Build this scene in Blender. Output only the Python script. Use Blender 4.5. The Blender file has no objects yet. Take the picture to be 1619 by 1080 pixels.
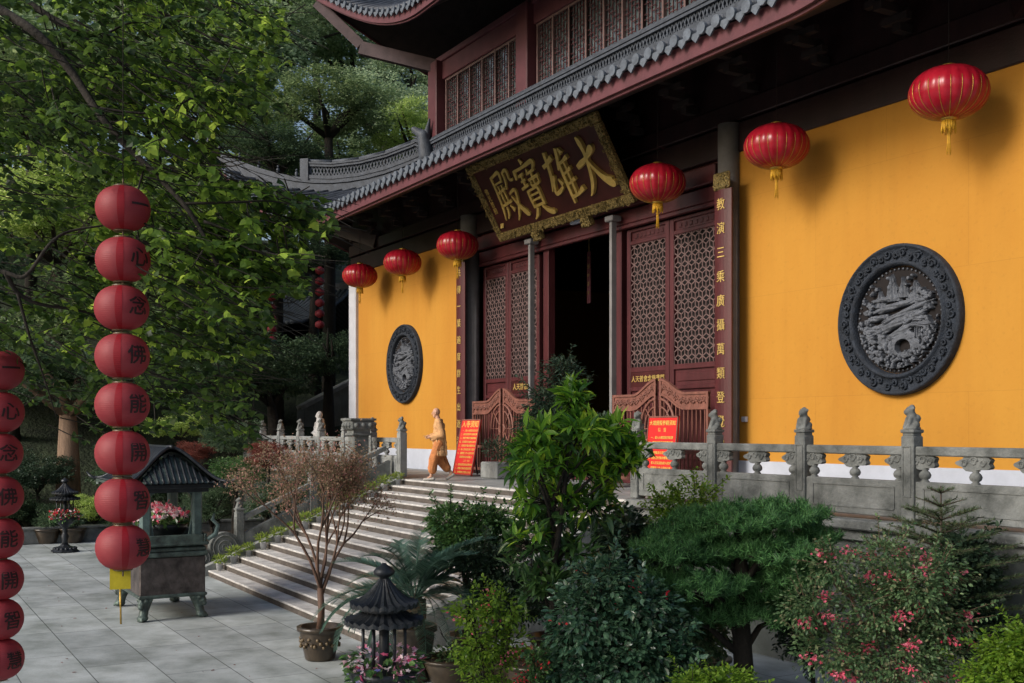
import bpy, bmesh, math, random
import numpy as np
from mathutils import Vector, Matrix, Quaternion

random.seed(7)
RNG = np.random.default_rng(11)
SC = bpy.context.scene
COL = SC.collection
R = math.radians
PI = math.pi

# ---------------------------------------------------------------- camera
EYE = Vector((0.0, 0.0, 3.24))
TH = R(30.32)                      # the hall front runs 30.3 degrees left of the view axis
cam_d = bpy.data.cameras.new('camera')
cam = bpy.data.objects.new('camera', cam_d)
COL.objects.link(cam)
cam.location = EYE
FWD = Vector((-math.cos(TH), math.sin(TH), 0))
RIGHT = Vector((math.sin(TH), math.cos(TH), 0))
cam.rotation_euler = (-FWD).to_track_quat('Z', 'Y').to_euler()
cam_d.sensor_width = 36.0
cam_d.lens = 36.0 * 1744 / 1619
cam_d.shift_y = (678 - 540) / 1619
cam_d.clip_end = 600
cam_d.clip_start = 0.1
SC.camera = cam

# ---------------------------------------------------------------- world, sun, exposure
SUN_EL, SUN_AZ = R(29), R(3)     # azimuth measured from -Y (the court side), positive towards +X
w = bpy.data.worlds.new("World")
SC.world = w
w.use_nodes = True
nt = w.node_tree
bg = nt.nodes['Background']
sky = nt.nodes.new('ShaderNodeTexSky')
sky.sky_type = 'NISHITA'
sky.sun_disc = False
sky.sun_elevation = SUN_EL
sky.sun_rotation = PI + SUN_AZ
sky.air_density = 1.0
sky.dust_density = 4.0
sky.ozone_density = 1.0
nt.links.new(sky.outputs[0], bg.inputs[0])
bg.inputs[1].default_value = 0.11
sd = bpy.data.lights.new('sun', 'SUN')
sd.energy = 2.0
sd.angle = R(20)
sd.color = (1.0, 0.975, 0.94)
so = bpy.data.objects.new('sun', sd)
COL.objects.link(so)
sdir = Vector((math.sin(SUN_AZ) * math.cos(SUN_EL), -math.cos(SUN_AZ) * math.cos(SUN_EL), math.sin(SUN_EL)))
so.rotation_euler = sdir.to_track_quat('Z', 'Y').to_euler()
so.location = (0, -20, 30)
SC.view_settings.view_transform = 'Standard'
SC.view_settings.look = 'None'
SC.view_settings.gamma = 1.0
SC.view_settings.exposure = 0.33
SC.view_settings.use_curve_mapping = False
SC.render.engine = 'CYCLES'
SC.cycles.use_denoising = True
SC.cycles.max_bounces = 6
SC.cycles.diffuse_bounces = 3
SC.cycles.transparent_max_bounces = 6
SC.cycles.sample_clamp_indirect = 4.0


# ---------------------------------------------------------------- helpers
def P(px, py, Z):
    """world point seen at a photo pixel at depth Z (used to read off real positions)"""
    return EYE + FWD * Z + RIGHT * ((px - 810) / 1744 * Z) + Vector((0, 0, (678 - py) / 1744 * Z))


def G(px, Z, z=0.0):
    p = P(px, 678, Z)
    return Vector((p.x, p.y, z))


def lnk(o, parent=None):
    COL.objects.link(o)
    if parent is not None:
        o.parent = parent
    return o


def tag(o, label=None, cat=None, group=None, kind=None):
    if label: o['label'] = label
    if cat: o['category'] = cat
    if group: o['group'] = group
    if kind: o['kind'] = kind
    return o


def empty(name, loc, rz=0, label=None, cat=None, group=None):
    o = bpy.data.objects.new(name, None)
    o.empty_display_size = 0.2
    o.location = loc
    o.rotation_euler = (0, 0, rz)
    COL.objects.link(o)
    return tag(o, label, cat, group)


def dup(o, parent=None, first=True):
    c = o.copy()
    COL.objects.link(c)
    if parent is not None:
        c.parent = parent
    for ch in list(o.children):
        dup(ch, c)
    return c


class MB:
    """collects shapes, then becomes one mesh object"""
    def __init__(s):
        s.v = []; s.f = []; s.sm = []

    def add(s, vs, fs, smooth=False):
        n = len(s.v)
        s.v.extend([tuple(v) for v in vs])
        s.f.extend([tuple(i + n for i in f) for f in fs])
        s.sm.extend([smooth] * len(fs))
        return s

    def box(s, c, d, rz=0, M=None, bev=0):
        x, y, z = d[0] / 2, d[1] / 2, d[2] / 2
        if bev:
            b = min(bev, x * .9, y * .9, z * .9)
            vs = []
            for (X, Y, Zs) in [(1, 1, 1)]:
                pass
            bm = bmesh.new()
            bmesh.ops.create_cube(bm, size=1)
            bmesh.ops.scale(bm, vec=(d[0], d[1], d[2]), verts=bm.verts)
            bmesh.ops.bevel(bm, geom=bm.edges[:], offset=b, segments=1, affect='EDGES')
            bm.verts.ensure_lookup_table()
            vs = [v.co.copy() for v in bm.verts]
            fs = [[v.index for v in f.verts] for f in bm.faces]
            bm.free()
        else:
            vs = [Vector(p) for p in ((-x, -y, -z), (x, -y, -z), (x, y, -z), (-x, y, -z), (-x, -y, z), (x, -y, z), (x, y, z), (-x, y, z))]
            fs = [(0, 3, 2, 1), (4, 5, 6, 7), (0, 1, 5, 4), (1, 2, 6, 5), (2, 3, 7, 6), (3, 0, 4, 7)]
        T = Matrix.Translation(Vector(c)) @ (M if M is not None else Matrix.Rotation(rz, 4, 'Z'))
        return s.add([T @ v for v in vs], fs)

    def bar(s, a, b, w, h, up=(0, 0, 1)):
        a = Vector(a); b = Vector(b); d = b - a; L = d.length
        if L < 1e-6: return s
        d.normalize(); u = Vector(up)
        if abs(u.dot(d)) > .98: u = Vector((0, 1, 0))
        r = d.cross(u).normalized(); u = r.cross(d)
        M = Matrix((r, d, u)).transposed().to_4x4()
        return s.box((a + b) / 2, (w, L, h), M=M)

    def tube(s, pts, rad, n=8, caps=True, smooth=True):
        pts = [Vector(p) for p in pts]
        if not hasattr(rad, '__len__'): rad = [rad] * len(pts)
        vs = []; fs = []
        prev = None
        for i, p in enumerate(pts):
            t = (pts[min(i + 1, len(pts) - 1)] - pts[max(i - 1, 0)])
            if t.length < 1e-9: t = Vector((0, 0, 1))
            t.normalize()
            if prev is None:
                a = Vector((0, 0, 1)) if abs(t.z) < .9 else Vector((1, 0, 0))
                u = t.cross(a).normalized()
            else:
                u = (prev - t * prev.dot(t)).normalized()
            prev = u
            v = t.cross(u)
            for k in range(n):
                an = 2 * PI * k / n
                vs.append(p + (u * math.cos(an) + v * math.sin(an)) * rad[i])
        for i in range(len(pts) - 1):
            for k in range(n):
                k2 = (k + 1) % n
                fs.append((i * n + k, i * n + k2, (i + 1) * n + k2, (i + 1) * n + k))
        if caps:
            fs.append(tuple(reversed(range(n))))
            fs.append(tuple(range((len(pts) - 1) * n, len(pts) * n)))
        return s.add(vs, fs, smooth)

    def lathe(s, prof, c=(0, 0, 0), n=16, smooth=True, sx=1, sy=1, rot=0, caps=True):
        vs = []; fs = []
        for (r, z) in prof:
            for k in range(n):
                a = 2 * PI * k / n + rot
                vs.append((c[0] + r * math.cos(a) * sx, c[1] + r * math.sin(a) * sy, c[2] + z))
        m = len(prof)
        for i in range(m - 1):
            for k in range(n):
                k2 = (k + 1) % n
                fs.append((i * n + k, i * n + k2, (i + 1) * n + k2, (i + 1) * n + k))
        if caps:
            fs.append(tuple(reversed(range(n))))
            fs.append(tuple(range((m - 1) * n, m * n)))
        return s.add(vs, fs, smooth)

    def ball(s, c, r, n=10, sc=(1, 1, 1)):
        prof = []
        for i in range(n // 2 + 1):
            a = -PI / 2 + PI * i / (n // 2)
            prof.append((max(math.cos(a), .02) * r, math.sin(a) * r * sc[2]))
        return s.lathe(prof, c, n, True, sc[0], sc[1])

    def prism(s, outline, z0, z1, M=None, smooth=False):
        """outline: list of (x, y); extruded z0..z1, then transformed"""
        n = len(outline)
        vs = [Vector((x, y, z0)) for x, y in outline] + [Vector((x, y, z1)) for x, y in outline]
        if M is not None: vs = [M @ v for v in vs]
        fs = [tuple(reversed(range(n))), tuple(range(n, 2 * n))] + [(i, (i + 1) % n, n + (i + 1) % n, n + i) for i in range(n)]
        return s.add(vs, fs, smooth)

    def build(s, name, m, parent=None, label=None, cat=None, group=None, kind=None, loc=None, rz=0):
        me = bpy.data.meshes.new(name)
        me.from_pydata(s.v, [], s.f)
        me.polygons.foreach_set('use_smooth', s.sm)
        me.materials.append(m)
        me.update()
        o = bpy.data.objects.new(name, me)
        if loc is not None:
            o.location = loc
        o.rotation_euler = (0, 0, rz)
        lnk(o, parent)
        return tag(o, label, cat, group, kind)


def from_np(name, V, F, mat, parent=None, smooth=False):
    """V (N,3); F list of arrays of equal-sided faces"""
    me = bpy.data.meshes.new(name)
    me.vertices.add(len(V))
    me.vertices.foreach_set('co', np.ascontiguousarray(V, dtype=np.float32).ravel())
    loops = np.concatenate([f.ravel() for f in F]).astype(np.int32)
    tot = np.concatenate([np.full(len(f), f.shape[1]) for f in F]).astype(np.int32)
    st = np.concatenate([[0], np.cumsum(tot)[:-1]]).astype(np.int32)
    me.loops.add(len(loops)); me.loops.foreach_set('vertex_index', loops)
    me.polygons.add(len(tot)); me.polygons.foreach_set('loop_start', st)
    try: me.polygons.foreach_set('loop_total', tot)
    except Exception: pass
    me.update(calc_edges=True)
    me.polygons.foreach_set('use_smooth', np.full(len(tot), smooth))
    me.materials.append(mat)
    if name is None: return me
    o = bpy.data.objects.new(name, me)
    return lnk(o, parent)


# leaf templates: leaf grows along +y from the origin, face up +z
T_OVAL = (np.array([[0, 0, 0], [.26, .3, .05], [.24, .68, .03], [0, 1, -.1], [-.24, .68, .03], [-.26, .3, .05], [0, .5, -.02]]),
          [[0, 1, 6], [1, 2, 6], [2, 3, 6], [3, 4, 6], [4, 5, 6], [5, 0, 6]])
T_LONG = (np.array([[0, 0, 0], [.14, .3, .06], [.13, .62, .02], [0, 1, -.14], [-.13, .62, .02], [-.14, .3, .06], [0, .45, -.0]]),
          [[0, 1, 6], [1, 2, 6], [2, 3, 6], [3, 4, 6], [4, 5, 6], [5, 0, 6]])
T_RHOMB = (np.array([[0, 0, 0], [.3, .45, .06], [0, 1, -.06], [-.3, .45, .06]]), [[0, 1, 2], [0, 2, 3]])
T_MAPLE = (np.array([[0, 0, 0], [.2, .02, .0], [.55, .2, -.12], [.34, .42, .03], [.30, .66, -.03], [0, 1.0, -.2], [-.30, .62, 0], [-.36, .42, 0], [-.55, .2, -.05], [-.2, .02, 0], [0, .4, .04]]),
           [[i, i + 1, 10] for i in range(9)] + [[9, 0, 10]])
T_NEEDLE = (np.array([[-.03, 0, 0], [.03, 0, 0], [0, 1, 0]]), [[0, 1, 2]])
T_STAR = (np.array([[0, 0, 0]] + [[math.cos(a) * (1 if i % 2 == 0 else .55) * .5, math.sin(a) * (1 if i % 2 == 0 else .55) * .5, .12] for i, a in enumerate([2 * PI * k / 10 for k in range(10)])]),
          [[0, i + 1, (i + 1) % 10 + 1] for i in range(10)])


def leaves_np(pos, dirs, size, tmpl, roll=.5, up=(0, 0, 1), rng=RNG):
    T, F = tmpl
    N = len(pos)
    pos = np.asarray(pos, float); d = np.asarray(dirs, float)
    d = d / (np.linalg.norm(d, axis=1, keepdims=True) + 1e-9)
    u = np.array(up, float)[None, :] + rng.normal(0, roll, (N, 3))
    x = np.cross(d, u); x /= (np.linalg.norm(x, axis=1, keepdims=True) + 1e-9)
    z = np.cross(x, d)
    s = np.asarray(size, float).reshape(-1, 1, 1) if np.ndim(size) else float(size)
    V = (T[None, :, 0:1] * x[:, None, :] + T[None, :, 1:2] * d[:, None, :] + T[None, :, 2:3] * z[:, None, :]) * s + pos[:, None, :]
    k = len(T)
    Fa = np.array(F)
    FF = (Fa[None, :, :] + (np.arange(N) * k)[:, None, None]).reshape(-1, Fa.shape[1])
    return V.reshape(-1, 3), FF


def leaf_obj(name, pos, dirs, size, tmpl, mat, parent=None, roll=.5, up=(0, 0, 1)):
    V, F = leaves_np(pos, dirs, size, tmpl, roll, up)
    return from_np(name, V, [F], mat, parent)


def rand_dirs(n, down=0.0):
    v = RNG.normal(0, 1, (n, 3)); v[:, 2] -= down
    return v / (np.linalg.norm(v, axis=1, keepdims=True) + 1e-9)


def clumps(blobs, per, n_per, cr, shell=.55):
    """points gathered in clumps through the volume of ellipsoids [(c, (rx,ry,rz))]; returns pos, outward dirs"""
    ps = []; ds = []
    vols = [b[1][0] * b[1][1] + b[1][0] * b[1][2] for b in blobs]
    tv = sum(vols)
    for (c, r), vv in zip(blobs, vols):
        n = max(2, int(per * vv / tv))
        dr = rand_dirs(n)
        rad = shell + (1.04 - shell) * RNG.random(n) ** .6
        cc = np.array(c)[None] + dr * np.array(r)[None] * rad[:, None]
        off = RNG.normal(0, 1, (n, n_per, 3)) * cr * np.array([1, 1, .55])
        p = cc[:, None, :] + off
        d = off * 1.0 / cr + dr[:, None, :] * .9 + np.array([0, 0, -.35])
        ps.append(p.reshape(-1, 3)); ds.append(d.reshape(-1, 3))
    return np.concatenate(ps), np.concatenate(ds)


# ---------------------------------------------------------------- materials
def nodes(name):
    m = bpy.data.materials.new(name); m.use_nodes = True
    n = m.node_tree; b = n.nodes['Principled BSDF']
    return m, n, b


def mk(name, col, rough=.7, var=.25, scale=3.0, bump=.15, bscale=None, metal=0, spec=.4, col2=None, detail=6, streak=False, dist=.02, wear=None):
    m, n, b = nodes(name)
    tc = n.nodes.new('ShaderNodeTexCoord')
    mp = n.nodes.new('ShaderNodeMapping')
    n.links.new(tc.outputs['Object'], mp.inputs[0])
    if streak: mp.inputs['Scale'].default_value = (1, 1, .18)
    no = n.nodes.new('ShaderNodeTexNoise'); no.inputs['Scale'].default_value = scale; no.inputs['Detail'].default_value = detail
    no.inputs['Roughness'].default_value = .62
    n.links.new(mp.outputs[0], no.inputs[0])
    cr = n.nodes.new('ShaderNodeValToRGB')
    c = Vector(col[:3])
    lo = c * (1 - var); hi = c * (1 + var) if col2 is None else Vector(col2)
    cr.color_ramp.elements[0].color = (*lo, 1); cr.color_ramp.elements[0].position = .3
    cr.color_ramp.elements[1].color = (*[min(x, 1) for x in hi], 1); cr.color_ramp.elements[1].position = .7
    n.links.new(no.outputs['Fac'], cr.inputs[0])
    n.links.new(cr.outputs[0], b.inputs['Base Color'])
    b.inputs['Roughness'].default_value = rough
    b.inputs['Metallic'].default_value = metal
    b.inputs['Specular IOR Level'].default_value = spec
    if bump:
        n2 = n.nodes.new('ShaderNodeTexNoise'); n2.inputs['Scale'].default_value = bscale or scale * 6; n2.inputs['Detail'].default_value = 5
        n.links.new(tc.outputs['Object'], n2.inputs[0])
        bp = n.nodes.new('ShaderNodeBump'); bp.inputs['Strength'].default_value = bump; bp.inputs['Distance'].default_value = dist
        n.links.new(n2.outputs['Fac'], bp.inputs['Height'])
        n.links.new(bp.outputs[0], b.inputs['Normal'])
    return m


def leafmat(name, c1, c2, rough=.45, trans=.35, spec=.35, c3=None):
    """each leaf (island) takes its own tone; light also passes through"""
    c1, c2 = [min(.9, x * 1.3) for x in c1], [min(.9, x * 1.3) for x in c2]
    c3 = None if c3 is None else [min(.9, x * 1.3) for x in c3]
    m = bpy.data.materials.new(name); m.use_nodes = True
    n = m.node_tree; b = n.nodes['Principled BSDF']; out = n.nodes['Material Output']
    g = n.nodes.new('ShaderNodeNewGeometry')
    cr = n.nodes.new('ShaderNodeValToRGB')
    cr.color_ramp.elements[0].color = (*c1, 1); cr.color_ramp.elements[1].color = (*c2, 1)
    cr.color_ramp.elements[0].position = .1
    if c3 is not None:
        e = cr.color_ramp.elements.new(.82); e.color = (*c2, 1); cr.color_ramp.elements[-1].color = (*c3, 1)
    n.links.new(g.outputs['Random Per Island'], cr.inputs[0])
    n.links.new(cr.outputs[0], b.inputs['Base Color'])
    b.inputs['Roughness'].default_value = rough; b.inputs['Specular IOR Level'].default_value = spec
    tr = n.nodes.new('ShaderNodeBsdfTranslucent')
    hs = n.nodes.new('ShaderNodeHueSaturation'); hs.inputs['Value'].default_value = 1.5; hs.inputs['Hue'].default_value = .485
    n.links.new(cr.outputs[0], hs.inputs['Color']); n.links.new(hs.outputs[0], tr.inputs[0])
    mx = n.nodes.new('ShaderNodeMixShader'); mx.inputs[0].default_value = trans
    n.links.new(b.outputs[0], mx.inputs[1]); n.links.new(tr.outputs[0], mx.inputs[2]); n.links.new(mx.outputs[0], out.inputs[0])
    return m


M = {}
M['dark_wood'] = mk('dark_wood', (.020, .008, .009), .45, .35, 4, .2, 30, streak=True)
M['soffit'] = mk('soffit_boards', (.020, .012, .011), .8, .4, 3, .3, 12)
M['soffit_edge'] = mk('weathered_beam', (.060, .038, .042), .7, .3, 3, .2, 20)
M['fascia'] = mk('painted_fascia', (.105, .032, .040), .6, .22, 2.2, .15, 40)
M['column_red'] = mk('painted_post', (.090, .026, .032), .5, .2, 2, .1, 40)
M['door_wood'] = mk('door_wood', (.075, .018, .020), .42, .3, 5, .2, 40, streak=True)
M['lattice'] = mk('lattice_wood', (.145, .090, .085), .55, .25, 6, .1, 40)
M['gate_wood'] = mk('gate_wood', (.185, .075, .055), .5, .3, 6, .2, 50, streak=True)
M['tile'] = mk('roof_tile', (.042, .050, .066), .5, .45, 5, .4, 26, spec=.5)
M['tile_end'] = mk('tile_end', (.10, .118, .145), .6, .35, 8, .4, 40)
M['ridge'] = mk('ridge_tile', (.052, .062, .080), .6, .4, 6, .4, 26)
M['grey_col'] = mk('grey_column', (.19, .185, .185), .6, .18, 3, .15, 40)
M['white_post'] = mk('grey_post', (.47, .48, .52), .7, .12, 3, .15, 40)
M['stone'] = mk('weathered_stone', (.095, .103, .097), .88, .4, 2.6, .7, 26, detail=10, col2=(.25, .26, .25))
M['stone_light'] = mk('pale_stone', (.235, .245, .24), .85, .35, 3.5, .6, 26, detail=10)
M['statue'] = mk('statue_stone', (.40, .39, .38), .8, .25, 8, .5, 40)
M['carved'] = mk('dark_carved_brick', (.018, .024, .035), .8, .45, 9, .7, 34, dist=.03)
M['relief'] = mk('grey_relief', (.10, .11, .13), .75, .35, 9, .6, 40)
M['bronze'] = mk('bronze', (.055, .06, .06), .48, .5, 6, .5, 26, metal=.35, col2=(.12, .17, .15))
M['bronze_dk'] = mk('dark_bronze', (.030, .034, .040), .38, .4, 8, .3, 30, metal=.4)
M['bronze_panel'] = mk('bronze_panel', (.060, .050, .048), .45, .5, 5, .4, 20, metal=.35, col2=(.13, .11, .105))
M['verdigris'] = mk('verdigris_bronze', (.10, .15, .145), .6, .4, 6, .5, 20, metal=.2)
M['pot_brown'] = mk('glazed_pot', (.045, .032, .020), .3, .5, 7, .2, 20, spec=.6)
M['pot_relief'] = mk('pot_ochre_relief', (.12, .085, .045), .35, .4, 7, .3, 30)
M['pot_white'] = mk('plastic_pot', (.42, .43, .45), .5, .12, 5, .05, 20)
M['soil'] = mk('soil', (.05, .036, .026), .95, .5, 14, .8, 40)
M['bark'] = mk('bark', (.060, .042, .032), .9, .5, 9, .9, 24, streak=True)
M['bark_dk'] = mk('dark_bark', (.022, .018, .014), .9, .5, 9, .9, 24, streak=True)
M['bark_pale'] = mk('pale_bark', (.20, .13, .085), .85, .45, 7, .8, 18, streak=True)
M['bark_red'] = mk('smooth_brown_bark', (.115, .065, .045), .7, .35, 8, .5, 24, streak=True)
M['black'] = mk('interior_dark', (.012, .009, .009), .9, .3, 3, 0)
M['gold'] = mk('gilding', (.50, .32, .065), .38, .45, 9, .5, 30, metal=.55)
M['gold_text'] = mk('gold_leaf_text', (.60, .43, .13), .45, .2, 7, .2, 40, metal=.3)
M['gold_carved'] = mk('gilt_carving', (.13, .085, .03), .45, .9, 30, 1.0, 30, metal=.3, dist=.05, col2=(.46, .34, .12))
M['plaque'] = mk('plaque_board', (.052, .012, .012), .35, .3, 3, .1, 30)
M['sign_red'] = mk('red_signboard', (.62, .022, .02), .4, .1, 3, 0)
M['sign_text'] = mk('sign_lettering', (.80, .55, .12), .6, .08, 3, 0)
M['white'] = mk('white_paint', (.46, .49, .56), .8, .1, 2, .1, 30)
M['tassel'] = mk('yellow_tassel', (.62, .34, .02), .6, .2, 20, .4, 60)
M['ink'] = mk('black_ink', (.030, .008, .008), .6, .2, 5, 0)
M['yellow_tag'] = mk('yellow_cloth', (.50, .40, .02), .7, .15, 8, .1, 30)
M['skin'] = mk('skin', (.52, .29, .19), .5, .12, 12, .05, 60)
M['robe'] = mk('ochre_robe', (.56, .31, .14), .85, .18, 9, .5, 30)
M['robe_dk'] = mk('orange_trousers', (.50, .19, .065), .85, .28, 8, .6, 30)
M['shoe'] = mk('pale_shoes', (.42, .40, .36), .7, .15, 8, .1, 30)
M['hillside'] = mk('hillside', (.022, .032, .014), .95, .6, 1.2, 1, 8, dist=.1)
M['asphalt'] = mk('ground', (.09, .095, .09), .9, .3, 1.5, .3, 20)
M['plaster_dk'] = mk('shadowed_plaster', (.16, .16, .15), .9, .3, 2, .2, 20)
M['riser'] = mk('riser_shade_tone', (.085, .072, .062), .9, .35, 5, .5, 40, detail=10)  # darker than the treads: shade on the step fronts put into the colour
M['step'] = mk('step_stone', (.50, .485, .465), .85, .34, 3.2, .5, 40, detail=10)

LF = {}
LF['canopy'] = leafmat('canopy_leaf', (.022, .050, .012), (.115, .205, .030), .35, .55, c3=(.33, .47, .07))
LF['canopy_dark'] = leafmat('canopy_leaf_shade', (.014, .032, .010), (.062, .115, .022), .4, .5)  # darker copy of the canopy leaf, shade put into the colour
LF['bg_mid'] = leafmat('woodland_leaf', (.065, .11, .045), (.15, .21, .085), .5, .4, c3=(.27, .34, .17))
LF['bg_dark'] = leafmat('evergreen_leaf', (.030, .058, .030), (.075, .12, .060), .45, .3)
LF['bg_light'] = leafmat('sunny_leaf', (.15, .23, .05), (.30, .40, .12), .5, .5, c3=(.48, .56, .25))  # lighter leaf; carries the sunlight on the brightest trees in its colour
LF['bg_pale'] = leafmat('haze_toned_leaf', (.13, .19, .11), (.27, .35, .20), .6, .45, c3=(.42, .50, .34))  # haze and brightness over the far trees put into the leaf colour
LF['glossy'] = leafmat('glossy_leaf', (.028, .075, .024), (.08, .16, .045), .28, .25, .6)
LF['bright'] = leafmat('fresh_leaf', (.035, .11, .018), (.16, .33, .032), .30, .4, .5, c3=(.42, .56, .06))
LF['podo'] = leafmat('dark_needle_leaf', (.014, .032, .018), (.036, .062, .034), .45, .15)
LF['pine'] = leafmat('pine_needle', (.020, .065, .022), (.115, .27, .090), .5, .3)
LF['camellia'] = leafmat('waxy_leaf', (.022, .060, .034), (.070, .135, .075), .22, .15, .9)
LF['myrtle'] = leafmat('small_bronze_leaf', (.12, .11, .055), (.28, .19, .13), .5, .4, c3=(.46, .20, .19))
LF['shrub'] = leafmat('small_shrub_leaf', (.035, .075, .032), (.10, .165, .070), .42, .25, c3=(.19, .17, .10))
LF['lime'] = leafmat('lime_leaf', (.06, .13, .014), (.17, .27, .03), .4, .4)
LF['fern'] = leafmat('pot_plant_leaf', (.09, .15, .02), (.24, .30, .06), .45, .4)
LF['cycad'] = leafmat('cycad_leaflet', (.030, .075, .055), (.085, .15, .11), .3, .15, .6)
LF['red_bush'] = leafmat('russet_leaf', (.10, .03, .02), (.20, .07, .05), .5, .35)
LF['fir'] = leafmat('fir_needle', (.030, .055, .022), (.075, .11, .045), .5, .2)
LF['pink'] = leafmat('pink_petal', (.55, .05, .10), (.85, .22, .30), .5, .35)
LF['redfl'] = leafmat('red_petal', (.60, .02, .03), (.80, .10, .10), .5, .35)
LF['whitefl'] = leafmat('pale_petal', (.70, .45, .52), (.80, .78, .80), .5, .35)
LF['mixfl'] = leafmat('mixed_petal', (.65, .10, .22), (.60, .55, .65), .5, .3, c3=(.16, .14, .50))


def lantern_mat(name, c1, c2, trans=.35, rings=0, rough=.35, glow=0):
    m = bpy.data.materials.new(name); m.use_nodes = True
    n = m.node_tree; b = n.nodes['Principled BSDF']; out = n.nodes['Material Output']
    tc = n.nodes.new('ShaderNodeTexCoord')
    no = n.nodes.new('ShaderNodeTexNoise'); no.inputs['Scale'].default_value = 5; no.inputs['Detail'].default_value = 5
    n.links.new(tc.outputs['Object'], no.inputs[0])
    cr = n.nodes.new('ShaderNodeValToRGB')
    cr.color_ramp.elements[0].color = (*c1, 1); cr.color_ramp.elements[1].color = (*c2, 1)
    cr.color_ramp.elements[0].position = .3; cr.color_ramp.elements[1].position = .7
    n.links.new(no.outputs['Fac'], cr.inputs[0])
    n.links.new(cr.outputs[0], b.inputs['Base Color'])
    b.inputs['Roughness'].default_value = rough
    tr = n.nodes.new('ShaderNodeBsdfTranslucent'); n.links.new(cr.outputs[0], tr.inputs[0])
    mx = n.nodes.new('ShaderNodeMixShader'); mx.inputs[0].default_value = trans
    n.links.new(b.outputs[0], mx.inputs[1]); n.links.new(tr.outputs[0], mx.inputs[2]); n.links.new(mx.outputs[0], out.inputs[0])
    if rings:
        mp = n.nodes.new('ShaderNodeMapping'); n.links.new(tc.outputs['Object'], mp.inputs[0])
        wv = n.nodes.new('ShaderNodeTexWave'); wv.bands_direction = 'Z'; wv.inputs['Scale'].default_value = rings; wv.inputs['Distortion'].default_value = .2
        n.links.new(mp.outputs[0], wv.inputs[0])
        bp = n.nodes.new('ShaderNodeBump'); bp.inputs['Strength'].default_value = .3; bp.inputs['Distance'].default_value = .003
        n.links.new(wv.outputs['Fac'], bp.inputs['Height']); n.links.new(bp.outputs[0], b.inputs['Normal'])
    return m


M['silk'] = lantern_mat('red_silk', (.33, .006, .020), (.45, .014, .032), .2, 0, .28)
M['paper'] = lantern_mat('red_paper', (.33, .040, .055), (.44, .072, .086), .42, 22, .55)
M['paper_dark'] = lantern_mat('red_paper_seam', (.30, .006, .016), (.36, .010, .022), .3, 22, .55)


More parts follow.
